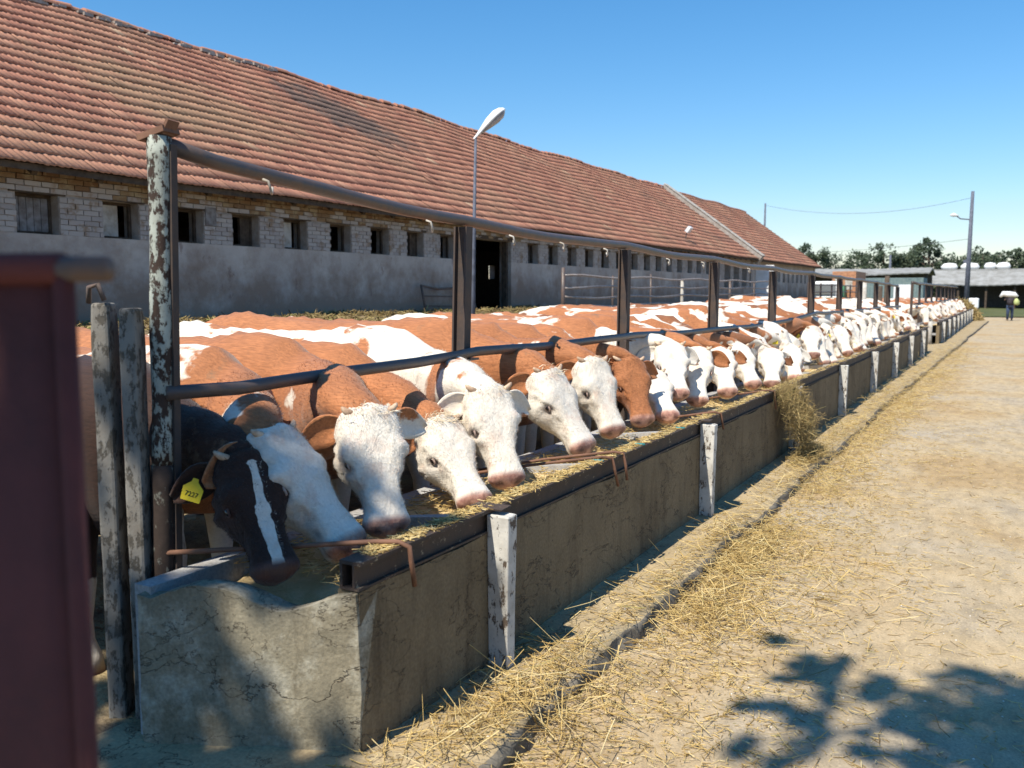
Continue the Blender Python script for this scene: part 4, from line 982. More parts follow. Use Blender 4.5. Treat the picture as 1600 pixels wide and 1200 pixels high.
        D = al * RNG.uniform(.3, 1.0, (n_, 1)) * np.where(RNG.random((n_, 1)) < .8, 1, -1) + Nn * RNG.uniform(.25, .8, (n_, 1)) + RNG.normal(0, .25, (n_, 3)); D /= np.linalg.norm(D, axis=1)[:, None]
        tpos = ((P0 - poll) @ f) / sc_; ll = RNG.uniform(.006, .014, (n_, 1)) * np.where(tpos < .06, 1.6, 1.0)[:, None] * np.where(tpos > .44, .4, 1)[:, None]
        S = np.cross(D, Nn); S /= np.linalg.norm(S, axis=1)[:, None] + 1e-9; S *= .0009
        HVv = np.stack([P0 - S - Nn * .001, P0 + S - Nn * .001, P0 + D * ll], 1).reshape(-1, 3)
        at_ = {}
        for kk, aa in (('m_head', MHv), ('m_muz', MZ), ('m_dark', DK), ('m_leg', LG), ('m_blz', BZ)):
            Q = np.array(aa[:m_ * NP]).reshape(m_, NP); at_[kk] = np.repeat(Q[ri, ki], 3)
        ho = raw('coat_hair', HVv, np.arange(n_ * 3).reshape(-1, 3), M['hide'], c, False, at_, world=False); tag(ho, kind='stuff'); parts.append(ho)
    def hp(t, s, d_): return poll + (f * t + rq * s + dq * d_) * sc_
    # ears
    for sgn in (-1, 1):
        out = rq * sgn * (.86) - f * .10 - dq * .38 + np.array([0, 0, -.10]); out /= np.linalg.norm(out); out += np.array([random.uniform(-.15, .15) for _ in range(3)]); out /= np.linalg.norm(out)
        nrm_ = f * .40 + dq * .65 + rq * sgn * .1; nrm_ -= out * (nrm_ @ out); nrm_ /= np.linalg.norm(nrm_); wd_ = np.cross(out, nrm_)
        base = hp(.035, sgn * .112, -.055); EV = []; n_l, n_w = 10, 7
        for i in range(n_l):
            t = i / (n_l - 1); w_ = .066 * math.sin(math.pi * (t * .86 + .10)) ** .8 * sc_ * 1.05
            for j in range(n_w):
                u_ = (j / (n_w - 1) * 2 - 1)
                EV.append(base + out * t * .20 * sc_ + wd_ * u_ * w_ + nrm_ * (-(1 - u_ * u_) * .030 * (1 - t * .5) * sc_) - np.array([0, 0, .03 * t * t]) * sc_)
        EF = [(i * n_w + j, i * n_w + j + 1, (i + 1) * n_w + j + 1, (i + 1) * n_w + j) for i in range(n_l - 1) for j in range(n_w - 1)]
        ne = len(EV)
        eo = raw('ear', EV, EF, M['hide'], c, True, {'m_head': np.full(ne, .12), 'm_muz': np.zeros(ne), 'm_dark': np.zeros(ne), 'm_leg': np.zeros(ne)}, world=False)
        md = eo.modifiers.new('solid', 'SOLIDIFY'); md.thickness = .009
        parts.append(eo)
        near_side = (rq * sgn)[1] < 0
        if tagn and near_side:
            tc = base + out * .11 * sc_ + nrm_ * .012 - np.array([0, 0, .03]); tn = np.array([.45, -.85, .1]); tn /= np.linalg.norm(tn)
            tu = np.array([0.05, 0.0, 1.0]) - tn * .1; tu += np.array([.22, .1, 0]) * (1 if digits else random.uniform(-1, 1)); tu -= tn * (tu @ tn); tu /= np.linalg.norm(tu); tr_ = np.cross(tu, tn)
            ts_ = 1.15 if digits else 1.0
            O = [(-.034, -.036), (.034, -.036), (.036, .010), (.012, .032), (.009, .044), (-.009, .044), (-.012, .032), (-.036, .010)]
            TVt = [tc + tn * (z + .012) + (tr_ * x + tu * y) * ts_ for z in (-.0015, .0015) for x, y in O]
            TFt = [tuple(range(8))[::-1], tuple(range(8, 16))] + [(i, (i + 1) % 8, (i + 1) % 8 + 8, i + 8) for i in range(8)]
            to = raw('ear_tag', TVt, TFt, M['tag'], c, False, world=False)
            if digits:
                tcu = bpy.data.curves.new('digits', 'FONT'); tcu.body = digits; tcu.size = .027; tcu.align_x = 'CENTER'; tcu.extrude = .0004
                tob = bpy.data.objects.new('tmp', tcu); COL.objects.link(tob); dg = bpy.context.evaluated_depsgraph_get(); me = bpy.data.meshes.new_from_object(tob.evaluated_get(dg)); bpy.data.objects.remove(tob)
                me.materials.clear(); me.materials.append(M['ink']); dob = bpy.data.objects.new('digits', me); COL.objects.link(dob); dob.parent = to
                o_ = tc + tn * .0148 - tu * .022; dob.matrix_local = Matrix(((tr_[0], tu[0], tn[0], o_[0]), (tr_[1], tu[1], tn[1], o_[1]), (tr_[2], tu[2], tn[2], o_[2]), (0, 0, 0, 1)))
    # horns, eyes
    for sgn in (-1, 1):
        if horns:
            b0 = hp(.0, sgn * .095, -.005); o_ = rq * sgn * .85 - f * .45 + dq * .1; hl = random.uniform(.03, .055) * sc_
            mb = MB(); mb.tube([b0 - o_ * .02, b0 + o_ * hl * .4, b0 + o_ * hl * .8 - f * .006, b0 + o_ * hl - f * .012], [.017, .015, .011, .004], 8); 
            raw('horn', mb.V, mb.F, M['horn'], c, True, world=False)
        e0 = hp(.222, sgn * .1225, -.057); 
        EV = []; n1, n2 = 8, 10
        for i in range(n1 + 1):
            for j in range(n2): a, b = math.pi * i / n1, 2 * math.pi * j / n2; EV.append(e0 + (rq * sgn * math.cos(a) * .8 + f * math.sin(a) * math.cos(b) * 1.15 + dq * math.sin(a) * math.sin(b) * .8) * .0180 * sc_)
        EF = [(i * n2 + j, i * n2 + (j + 1) % n2, (i + 1) * n2 + (j + 1) % n2, (i + 1) * n2 + j) for i in range(n1) for j in range(n2)]
        eo = raw('eye', EV, EF, M['eye'], c, True, world=False)
        if detail:      # lids
            lv = []; nl = 18; nk = 6
            for i in range(nl):
                a = 2 * math.pi * i / nl; cc = e0 + (f * math.cos(a) * .0225 + dq * math.sin(a) * .0150 + rq * sgn * (.004 - .006 * math.cos(a) ** 2)) * sc_; rr = (f * math.cos(a) + dq * math.sin(a))
                for j in range(nk): b = 2 * math.pi * j / nk; lv.append(cc + (rr * math.cos(b) + rq * sgn * math.sin(b)) * (.0058 if math.sin(a) > 0 else .0036) * sc_)
            lf_ = [(i * nk + j, ((i + 1) % nl) * nk + j, ((i + 1) % nl) * nk + (j + 1) % nk, i * nk + (j + 1) % nk) for i in range(nl) for j in range(nk)]
            lo = raw('eyelid', lv, lf_, M['hide'], c, True, {'m_head': np.full(len(lv), 1.0), 'm_muz': np.full(len(lv), .55), 'm_dark': np.full(len(lv), .35), 'm_leg': np.zeros(len(lv))}, world=False); parts.append(lo)
    if tuft:
        n_ = int(260 * tuft); SV = []; SF = []; SA = []
        for i in range(n_):
            s_, t_ = random.gauss(0, .04), random.uniform(-.03, .05); p0 = hp(t_, s_, .012); d_ = f * random.uniform(-.6, .5) + dq * random.uniform(.5, 1) + rq * random.gauss(0, .6); d_ /= np.linalg.norm(d_)
            l_ = random.uniform(.02, .055); sd = np.cross(d_, rq) * .0022; p1 = p0 + d_ * l_ * .6; p2 = p1 + (d_ + f * .8) * l_ * .5; k0 = len(SV); a_ = random.random()
            SV += [p0 - sd, p0 + sd, p1 + sd, p1 - sd, p2]; SF += [(k0, k0 + 1, k0 + 2, k0 + 3), (k0 + 3, k0 + 2, k0 + 4)]; SA += [a_] * 5
        raw('forelock', SV, SF, M['tuft'], c, False, {'rnd': SA}, world=False)
    for p in parts: p['seed'] = float(seed); p['white'] = float(white); p['head_white'] = float(hw); p['tone'] = float(tone); p['blaze'] = float(blaze)
    return c

HERO = [ # Y, poll, nose, seed, white, headwhite, tone, scale, tag, digits, tuft, label
 (2.66, (-2.66, 2.60, 1.05), (-2.36, 2.46, 0.66), 3.1, -.20, -.12, .97, .95, True, '7227', 0, 'dark shaded cow with a yellow ear tag 7227, nearest the end wall of the trough'),
 (3.12, (-2.662, 2.769, 1.127), (-2.25, 2.804, 0.708), 9.4, -.03, .40, .1, .97, False, None, 0, 'pale grey-white faced cow with its muzzle just above the rod at the trough end'),
 (3.62, (-2.446, 3.121, 1.181), (-2.22, 2.966, 0.727), 5.7, -.04, .45, .05, 1.0, False, None, .25, 'cow with a broad wrinkled white face and stub horns, third head from the near end'),
 (4.14, (-2.617, 3.937, 1.031), (-2.26, 3.762, 0.681), 12.3, -.02, .23, .0, .95, False, None, 1.0, 'cow with tousled pale forelock and brown cheek, its muzzle down in the feed'),
 (4.66, (-2.458, 4.183, 1.177), (-2.22, 4.005, 0.738), 20.9, .13, .45, .0, 1.0, False, None, .15, 'white-faced cow with a white back whose head is just right of the second fence post'),
 (5.22, (-2.583, 5.154, 1.203), (-2.24, 5.071, 0.755), 27.2, -.16, .42, .0, 1.03, False, None, .15, 'large white-faced cow with brown ears and a plain chestnut back, nose over the trough rim'),
 (5.80, (-2.517, 5.717, 1.23), (-2.27, 5.595, 0.775), 33.9, -.03, .45, .1, 1.0, False, None, .1, 'white-faced cow with pink nose, left of the brown cow with the bright yellow tag'),
 (6.40, (-2.619, 6.664, 1.169), (-2.4, 6.457, 0.733), 38.1, -.14, -.02, .1, .98, True, None, 0, 'brown-headed cow with a bright yellow ear tag by the third fence post'),
 (6.98, (-2.639, 7.205, 1.035), (-2.35, 6.876, 0.736), 44.4, .06, .30, .0, .95, False, None, 0, 'cow with a low white head eating right behind the brown yellow-tagged one'),
 (7.52, (-2.595, 7.559, 1.247), (-2.4, 7.242, 0.869), 51.2, .08, .42, .0, 1.0, False, None, 0, 'cow holding its white head high between two lower white heads'),
 (8.08, (-2.479, 7.968, 1.188), (-2.38, 7.682, 0.754), 57.7, -.10, .45, .0, 1.0, False, None, 0, 'cow facing the camera with a rounded all-white forehead'),
 (8.66, (-2.543, 8.92, 1.134), (-2.35, 8.608, 0.752), 63.3, -.02, .16, .1, .98, True, None, 0, 'cow with a brown and white blotched face below the fourth fence post'),
 (9.26, (-2.615, 9.927, 1.113), (-2.35, 9.668, 0.734), 70.5, .03, .32, .0, .98, False, None, 0, 'cow with white brow and brown cheeks behind the hay tuft'),
]
for i, (Y, p, n_, sd, wh_, hw_, tn_, bs_, tg, dg_, tf, lb) in enumerate(HERO):
    make_cow(lb, Y, p, n_, sd, wh_, hw_, tn_, bs_ * 1.06, tagn=tg, digits=dg_, tuft=tf, blaze=.6 if i in (0, 11) else 0.0, furry=i < 8)
words = ['first', 'second', 'third', 'fourth', 'fifth', 'sixth', 'seventh']
pn = {4: 'fifth', 5: 'sixth', 6: 'seventh', 7: 'eighth', 8: 'ninth', 9: 'tenth'}
Y = 9.9; cnt = {}
over = {0: ((-2.398, 10.55, 1.037), (-2.3, 10.2, .695)), 2: ((-2.446, 11.787, 1.005), (-2.28, 11.417, .663)), 5: ((-2.558, 13.953, 1.175), (-2.3, 13.781, .668)), 8: ((-2.521, 16.039, 1.105), (-2.3, 15.757, .714)), 10: ((-2.507, 17.196, 1.147), (-2.3, 17.0, .699))}
k = 0
while Y < 28.2:
    if k in over: p, n_ = over[k]
    else:
        ya = random.gauss(-.35, .6); pit = random.uniform(.7, 1.35); zt = random.uniform(1.0, 1.24)
        p = np.array([-2.55 + random.uniform(-.07, .07), Y + random.uniform(-.05, .2), zt]); n_ = p + .53 * np.array([math.cos(ya) * math.cos(pit), math.sin(ya) * math.cos(pit), -math.sin(pit)])
        n_[2] = max(n_[2], .64)
    wh_ = random.choice([-.10, .02, .05, .09, .13]); hw_ = random.choice([.42, .42, .3, .2, .12]); tn_ = random.choice([0, .1, .3, .5])
    j = max([q for q in range(len(py)) if py[q] <= Y + .1]); cnt[j] = cnt.get(j, 0) + 1
    de = ('with a clean white face' if hw_ > .4 else 'with a brown-cheeked white face' if hw_ > .2 else 'with a mostly brown face') + (' and pale back' if wh_ > .05 else ' and chestnut back' if wh_ < -.02 else ' and patched back')
    o_w = {2: 'third', 3: 'fourth', 4: 'fifth', 5: 'sixth', 6: 'seventh', 7: 'eighth', 8: 'ninth', 9: 'tenth', 10: 'last'}[j]
    make_cow('cow %s, %s head past the %s fence post' % (de, words[cnt[j] - 1], o_w), Y, p, n_, random.uniform(80, 900), wh_, hw_, tn_, random.uniform(1.02, 1.10), tagn=random.random() < .6, detail=1 if Y < 18 else 0)
    Y += .64; k += 1
ORD = ['first', 'second', 'third', 'fourth', 'fifth', 'sixth', 'seventh', 'eighth', 'ninth', 'tenth'] + ['eleventh', 'twelfth', 'thirteenth', 'fourteenth', 'fifteenth', 'sixteenth', 'seventeenth', 'eighteenth', 'nineteenth', 'twentieth', 'twenty-first', 'twenty-second', 'twenty-third', 'twenty-fourth', 'twenty-fifth', 'twenty-sixth', 'twenty-seventh', 'twenty-eighth', 'twenty-ninth']
# second trough
Y = 33.8; k = 0
while Y < 60:
    ya = random.gauss(-.5, .4); pit = random.uniform(.7, 1.3); p = np.array([-2.55, Y + .1, random.uniform(1.05, 1.25)]); n_ = p + .53 * np.array([math.cos(ya) * math.cos(pit), math.sin(ya) * math.cos(pit), -math.sin(pit)])
    hw_ = random.choice([.42, .42, .3]); wh_ = random.choice([-.05, .03, .1])
    make_cow('distant white-faced cow, %s head from the near end of the second trough' % ORD[k], Y, p, n_, random.uniform(80, 900), wh_, hw_, .1, random.uniform(.93, 1.03), detail=0, group='cattle at the second trough')
    Y += random.uniform(.9, 1.3); k += 1
# loose cattle standing in the yard behind
loose = [(-6.3, 22.5), (-6.6, 25.2), (-6.2, 27.4), (-7.0, 29.5), (-6.4, 31.7), (-7.3, 33.8), (-6.2, 35.9), (-6.9, 38.5), (-5.9, 40.6), (-6.8, 43.0), (-5.8, 45.5), (-6.6, 48), (-5.5, 51), (-6.1, 54)]
for i, (x, y) in enumerate(loose):
    z0 = float(yard_z(np.array(x), np.array(y)))
    p = np.array([x + .85, y + random.uniform(-.3, .3), 1.2 + z0]); ya = random.gauss(-.6, .4); pit = random.uniform(.5, 1.1); n_ = p + .53 * np.array([math.cos(ya) * math.cos(pit), math.sin(ya) * math.cos(pit), -math.sin(pit)])
    ci = make_cow('brown and white cow loose behind the feeding row, %s of these from the camera' % ORD[i], y, p, n_, random.uniform(80, 900), random.choice([-.05, .05, .12]), .42, .1, 1.0, X0=x, z0=z0, detail=0, group='loose cattle in the yard behind the feeding row')
    ci.rotation_euler[2] = random.uniform(-.25, .25)

# ------------------------------------------------------------------ street lamp behind the rail
lp = empty('yard_lamp', (-8.0, 13.1, 0)); tag(lp, 'tall thin lamp post with a white teardrop lamp head rising over the barn roof', 'street lamp')
mb = MB(); mb.tube([(-8.02, 13.05, -.1), (-8.0, 13.1, 2.5), (-7.98, 13.14, 4.28)], [.045, .032, .022], 8); mb.build('pole', M['pole'], lp, True)
dr = np.array([math.cos(rad(YAW)) * .66, math.sin(rad(YAW)) * .66, .62]); dr /= np.linalg.norm(dr); upv = np.array([0, 0, 1.]) - dr * dr[2]; upv /= np.linalg.norm(upv); sdv = np.cross(dr, upv); b0 = np.array([-7.98, 13.14, 4.27])
def shell(prof, top):
    V = []; n = 12
    for t, w_, h_ in prof:
        for j in range(n + 1): a = math.pi * j / n; V.append(b0 + dr * t + sdv * math.cos(a) * w_ + upv * math.sin(a) * h_ * top)
    F = [(i * (n + 1) + j, i * (n + 1) + j + 1, (i + 1) * (n + 1) + j + 1, (i + 1) * (n + 1) + j) for i in range(len(prof) - 1) for j in range(n)]
    F += [(i * (n + 1), (i + 1) * (n + 1), (i + 1) * (n + 1) + n, i * (n + 1) + n) for i in range(len(prof) - 1)]
    return V, F
V, F = shell([(-.03, .02, .03), (.06, .035, .045), (.2, .07, .08), (.36, .12, .12), (.52, .14, .13), (.62, .12, .10), (.68, .06, .05), (.69, .01, .01)], 1); raw('lamp_housing', V, F, M['white'], lp, True)
V, F = shell([(.14, .04, .02), (.3, .09, .05), (.46, .115, .075), (.58, .105, .07), (.65, .05, .03)], -1); raw('lamp_lens', V, F, M['lens'], lp, True)

# ------------------------------------------------------------------ utility poles and wires
def upole(x, y, h, lb, arm=None, lean=0.0, r_=.13):
    u_ = empty('utility_pole', (x, y, 0)); tag(u_, lb, 'utility pole')
    mb = MB(); mb.tube([(x, y, -.3), (x + lean, y, h)], [r_ * 1.2, r_ * .7], 8); mb.build('pole', M['pole'], u_, True)
    if arm:
        z, L_ = arm; mb = MB(); mb.tube([(x + lean * z / h, y, z), (x - L_ * .7, y, z + .1), (x - L_, y, z + .35)], .05, 6); mb.build('lamp_arm', M['pole'], u_)
        mb = MB(); mb.tube([(x - L_ - .45, y, z + .40), (x - L_ - .2, y, z + .43), (x - L_ + .15, y, z + .32)], [.06, .16, .05], 8); mb.build('lamp_head', M['white'], u_, True)
        mb = MB(); mb.box(x - .35, x + .02, y - .1, y + .1, h * .42, h * .42 + .25); mb.build('junction_box', M['pole'], u_)
    return u_
upole(-3.1, 80, 9.6, 'tall blue-grey pole with a lamp arm in front of the far sheds', (7.4, 1.0), .08, .17)
upole(-21.5, 90, 10.4, 'thin dark pole rising behind the end of the barn roof', None, 0, .12)
upole(-13.0, 118, 6.2, 'short pale pole standing in front of the far trees', None, 0, .16)
mb = MB(); q = [(-21.5, 90, 10.2), (-12, 84, 9.3), (-3.05, 80, 9.1)]
mb.tube([np.array(q[0]) * (1 - t) + np.array(q[2]) * t - np.array([0, 0, 1.0 * 4 * t * (1 - t)]) for t in np.linspace(0, 1, 14)], .012, 4); tag(mb.build('wire', M['wire']), 'thin overhead wire strung between the far poles', 'wire')
mb = MB(); mb.tube([np.array((-30, 110, 6.6)) * (1 - t) + np.array((-3.1, 80, 5.9)) * t - np.array([0, 0, .5 * 4 * t * (1 - t)]) for t in np.linspace(0, 1, 10)], .014, 4); tag(mb.build('wire', M['wire']), 'lower overhead wire passing in front of the far trees', 'wire')

# ------------------------------------------------------------------ far sheds, vehicles, tank
def shed(x0, x1, y, ze, zr, depth, lb, postn, wallcol='inside'):
    s = empty('shed', ((x0 + x1) / 2, y, 0)); tag(s, lb, 'shed')
    n = int((x1 - x0) / .35); V = []
    for i in range(n + 1):
        x = x0 + (x1 - x0) * i / n; w_ = .03 * math.sin(i * math.pi)
        zz = .04 * (i % 2)
        sg = .08 * math.sin(x * .6)
        V += [(x, y, ze + zz + sg), (x, y + depth / 2, zr + zz + sg * .5), (x, y + depth, ze + zz)]
    F = [(i * 3 + k, (i + 1) * 3 + k, (i + 1) * 3 + k + 1, i * 3 + k + 1) for i in range(n) for k in range(2)]
    o = raw('roof', V, F, M['asb'], s); md = o.modifiers.new('solid', 'SOLIDIFY'); md.thickness = .12
    mb = MB(); mb.box(x0 + .3, x1 - .3, y + depth - .3, y + depth, -.1, ze); mb.build('back_wall', M[wallcol], s)
    for i in range(postn): x = x0 + .3 + (x1 - x0 - .6) * i / (postn - 1); mb = MB(); mb.box(x - .1, x + .1, y + .4, y + .6, -.1, ze + .05); mb.build('post', M['wood'], s)
    return s
shed(-8.0, 14.0, 108, 2.55, 4.1, 9, 'long open shed with a sagging grey cement-sheet roof on the right', 9)
sh_ = shed(-24.0, -7.0, 96, 3.55, 4.15, 8, 'flat grey shed roof behind the row of steel posts', 7)
for i, (x, w_) in enumerate([(-6.3, 1.7), (-4.2, 1.9), (-2.2, 1.2), (-.9, 1.4)]):
    mb = MB(); mb.tube([(x - w_ / 2, 114, 4.55), (x - w_ * .3, 114, 4.6), (x, 114, 4.62), (x + w_ * .35, 114, 4.58), (x + w_ / 2, 114, 4.5)], [.12, .38, .42, .38, .1], 10)
    tag(mb.build('sack', M['sack'], None, True), ['white sack left of the pole on the shed roof ridge', 'long white sack right of the pole on the shed roof ridge', 'short white sack third along the shed roof ridge', 'white sack furthest right on the shed roof ridge'][i], 'sack')
sb = MB(); sb.box(-8.0, 14, 113.0, 116.5, 3.9, 4.3); tag(sb.build('roof_slab', M['asb']), 'pale roof slab behind the ridge of the long open shed', 'roof')
tk = empty('truck', (-11.6, 68, 0)); tag(tk, 'small white and green farm truck parked beside the barn end', 'truck')
mb = MB(); mb.V += [(-12.7, 66.9, .5), (-10.7, 66.9, .5), (-10.7, 69, .5), (-12.7, 69, .5), (-12.6, 67.5, 2.5), (-10.8, 67.5, 2.5), (-10.8, 69, 2.5), (-12.6, 69, 2.5)]; mb.F += BOXF; mb.A += [0] * 8
o = mb.build('cab', M['white'], tk); bevel(o, .12, 2)
mb = MB(); mb.box(-12.73, -10.67, 66.86, 66.9, .9, 1.35); mb.build('green_panel', M['green'], tk)
mb = MB(); mb.add([(-12.5, 67.1, 1.55), (-10.9, 67.1, 1.55), (-10.95, 67.42, 2.3), (-12.45, 67.42, 2.3)], [(0, 1, 2, 3)]); o = mb.build('windscreen', M['glass'], tk); md = o.modifiers.new('s', 'SOLIDIFY'); md.thickness = .03
mb = MB(); mb.box(-12.75, -10.65, 69.05, 73, .8, 2.2); mb.build('cargo_bed', M['green'], tk)
mb = MB(); mb.box(-12.6, -10.8, 66.75, 66.86, .45, .65); mb.build('bumper', M['darkpost'], tk)
for x in (-12.5, -10.9):
    mb = MB(); mb.box(x - .12, x + .12, 66.8, 66.87, .7, .88); mb.build('headlight', M['lens'], tk)
    for y in (67.6, 71.8): mb = MB(); mb.tube([(x - .12, y, .35), (x + .12, y, .35)], .42, 14); mb.build('wheel', M['tyre'], tk)
ob = empty('trailer', (-11.0, 70, 0)); tag(ob, 'orange box trailer with pale window panels right of the truck', 'trailer')
mb = MB(); mb.box(-11.65, -10.0, 70, 75, .9, 3.25); mb.build('body', M['orange'], ob)
for k in range(2): mb = MB(); mb.box(-11.45 + k * .72, -10.95 + k * .72, 69.97, 70, 1.9, 2.8); mb.build('window_panel', M['paleboard'], ob)
for x in (-11.4, -10.2):
    for y in (71, 74): mb = MB(); mb.tube([(x - .1, y, .38), (x + .1, y, .38)], .45, 12); mb.build('wheel', M['tyre'], ob)
ct = empty('container', (-10, 88, 0)); tag(ct, 'teal metal container under the flat shed roof', 'container')
mb = MB()
for k in range(26): x = -13 + k * .24; mb.box(x, x + .14, 86.95, 87.0, .1, 2.95)
mb.box(-13, -6.8, 87, 91, 0, 3.0); mb.build('shell', M['teal'], ct)
mb = MB(); mb.box(-9.2, -7.6, 86.9, 86.95, .6, 2.4); mb.build('door', M['white'], ct)
tk2 = empty('water_tank', (-3.3, 124, 0)); tag(tk2, 'white cube plastic tank on the grass before the shed', 'tank')
o = MB(); o.box(-3.75, -2.75, 100.0, 101.0, .12, 1.15); o = o.build('tank', M['white'], tk2); bevel(o, .12, 3)
mb = MB(); mb.box(-3.8, -2.7, 99.9, 101.1, -.05, .12); mb.build('pallet', M['wood'], tk2)

# ------------------------------------------------------------------ person carrying a sack
def person(x, y, z0):
    p = empty('person', (x, y, z0)); tag(p, 'person in dark shirt and blue jeans walking away with a white sack on the shoulders', 'person')
    bm = MB()
    def T(pts, r_, n=10): bm.tube([np.array(q) + np.array([x, y, z0]) for q in pts], r_, n)
    T([(-.10, 0, .93), (-.11, .05, .50), (-.12, -.02, .10), (-.12, -.02, .02)], [.10, .068, .045, .05]); T([(.10, 0, .93), (.13, .18, .52), (.13, .10, .12), (.13, .16, .03)], [.10, .068, .045, .05])
    T([(0, 0, .85), (0, 0, 1.0), (0, 0, 1.2), (0, 0, 1.40), (0, 0, 1.47), (0, .01, 1.54)], [.15, .16, .17, .19, .11, .06], 14)
    T([(0, .03, 1.50), (0, .03, 1.56), (0, .04, 1.64), (0, .04, 1.72), (0, .04, 1.77)], [.055, .075, .095, .09, .03], 12)
    T([(.19, 0, 1.40), (.30, .02, 1.16), (.24, .12, .98)], [.06, .048, .036]); T([(-.19, 0, 1.40), (-.32, .0, 1.30), (-.22, .03, 1.52)], [.06, .048, .036])
    for sx, hx, hy, hz in ((1, .24, .13, .95), (-1, -.21, .04, 1.55)):
        for k in range(5): T([(hx + .01 * (k - 2), hy, hz), (hx + .018 * (k - 2), hy + .03, hz - .05 * sx), (hx + .018 * (k - 2), hy + .05, hz - (.08 + .01 * (k % 3)) * sx)], [.011, .009, .007], 6)
    body = bm.build('body', M['skin'], p, True)
    def cl(name, m, segs):
        mb = MB()
        for pts, r_ in segs: mb.tube([np.array(q) + np.array([x, y, z0]) for q in pts], r_, 12)
        mb.build(name, M[m], p, True)
    cl('jeans', 'denim', [([(-.09, 0, .98), (-.11, .05, .50), (-.12, -.02, .08)], [.125, .09, .07]), ([(.09, 0, .98), (.13, .18, .52), (.13, .11, .10)], [.125, .09, .07]), ([(0, 0, .86), (0, 0, 1.0)], [.18, .17])])
    cl('shirt', 'shirt', [([(0, 0, .96), (0, 0, 1.2), (0, 0, 1.40), (0, 0, 1.49)], [.185, .19, .205, .12]), ([(.19, 0, 1.41), (.28, .015, 1.20)], [.075, .065]), ([(-.19, 0, 1.41), (-.29, .0, 1.33)], [.075, .065])])
    cl('shoe', 'hair', [([(-.12, -.06, .05), (-.12, .16, .04)], [.05, .035])]); cl('shoe', 'hair', [([(.13, .06, .05), (.13, .28, .05)], [.05, .035])])
    cl('hair', 'hair', [([(0, .02, 1.66), (0, .03, 1.74), (0, .04, 1.79)], [.103, .10, .03])])
person(-.02, 66, -.09)
mb = MB(); mb.tube([(-.62, 65.9, 1.42), (-.45, 65.92, 1.62), (-.1, 65.95, 1.58), (.2, 65.95, 1.56), (.4, 65.95, 1.46)], [.06, .16, .19, .16, .05], 12); tag(mb.build('sack', M['sack'], None, True), 'white sack carried across the shoulders of the walking person', 'sack')
mb = MB(); mb.tube([(.30, 65.85, 1.32), (.33, 65.85, 1.15), (.33, 65.85, .95), (.32, 65.85, .9)], [.06, .17, .17, .05], 10); tag(mb.build('bag', M['lime2'], None, True), 'yellow-green bag held at the walking person\'s side', 'bag')

# ------------------------------------------------------------------ trees
def tree(x, y, h, r_, nleaf, ls, lb, seed, group='trees on the skyline beyond the sheds', crown0=.25, z0=0, leafmat='leaf'):
    rn = np.random.default_rng(seed); t = empty('tree', (x, y, z0)); tag(t, lb, 'tree', group)
    mb = MB(); mb.tube([(x, y, z0 - .3), (x + .1, y, z0 + h * .35), (x, y + .1, z0 + h * .75)], [h * .03, h * .02, h * .008], 8)
    for k in range(9):
        a = rn.uniform(0, 6.28); z = rn.uniform(.25, .6) * h; L_ = r_ * rn.uniform(.5, .9)
        mb.tube([(x, y, z0 + z), (x + math.cos(a) * L_ * .5, y + math.sin(a) * L_ * .5, z0 + z + L_ * .35), (x + math.cos(a) * L_, y + math.sin(a) * L_, z0 + z + L_ * .6)], [h * .012, h * .008, h * .003], 5)
    mb.build('trunk', M['bark'], t)
    nc = 34; C = rn.normal(0, 1, (nc, 3)); C /= np.linalg.norm(C, axis=1)[:, None]; C *= rn.uniform(.35, 1.0, (nc, 1)) ** .6
    C = C * np.array([r_, r_, h * (1 - crown0) / 2]) * .8 + np.array([x, y, z0 + h * (crown0 + (1 - crown0) / 2)]); cr = rn.uniform(.14, .34, nc) * r_
    ci = rn.integers(0, nc, nleaf); d = rn.normal(0, 1, (nleaf, 3)); d /= np.linalg.norm(d, axis=1)[:, None]; P_ = C[ci] + d * (cr[ci] * rn.uniform(.5, 1.08, nleaf))[:, None]
    a = rn.normal(0, 1, (nleaf, 3)); a /= np.linalg.norm(a, axis=1)[:, None]; b = np.cross(a, rn.normal(0, 1, (nleaf, 3))); b /= np.linalg.norm(b, axis=1)[:, None]
    s = ls * rn.uniform(.5, 1.2, nleaf)[:, None]
    V = np.stack([P_ - a * s, P_ + b * s * .45, P_ + a * s, P_ - b * s * .45], 1).reshape(-1, 3); F = np.arange(nleaf * 4).reshape(-1, 4)
    raw('crown', V, F, M[leafmat], t, attrs={'rnd': np.repeat(np.clip(rn.random(nleaf) * .6 + rn.random(nc)[ci] * .4, 0, 1), 4)})
FT = [(-27.5, 140, 8.6, 2.2), (-24.8, 141, 7.8, 3.0), (-22.0, 143, 6.0, 3.0), (-19.0, 139, 8.0, 3.4), (-16.3, 140, 8.7, 3.2), (-13.2, 142, 7.4, 3.0), (-10.3, 138, 9.6, 2.7), (-7.8, 142, 7.3, 2.6), (-5.4, 146, 6.6, 2.4), (-3.6, 138, 8.2, 2.9), (-1.4, 142, 7.2, 2.5), (1.6, 137, 8.4, 2.2), (5.5, 140, 9, 3.2), (9.5, 143, 8, 3.0)]
TL = ['slim dark tree just behind the end of the barn roof', 'dark tree right of the barn roof end', 'low tree in the dip of the skyline', 'broad tree left of the short pale pole', 'rounded dark tree behind the short pale pole', 'lower tree right of the short pale pole', 'tallest narrow tree on the skyline', 'small tree right of the tallest one', 'low tree left of the tall lamp pole', 'broad tree right behind the tall lamp pole', 'low tree right of the tall lamp pole', 'tree at the right edge of the picture', 'tree beyond the right edge of the sheds', 'farther tree beyond the right edge of the sheds']
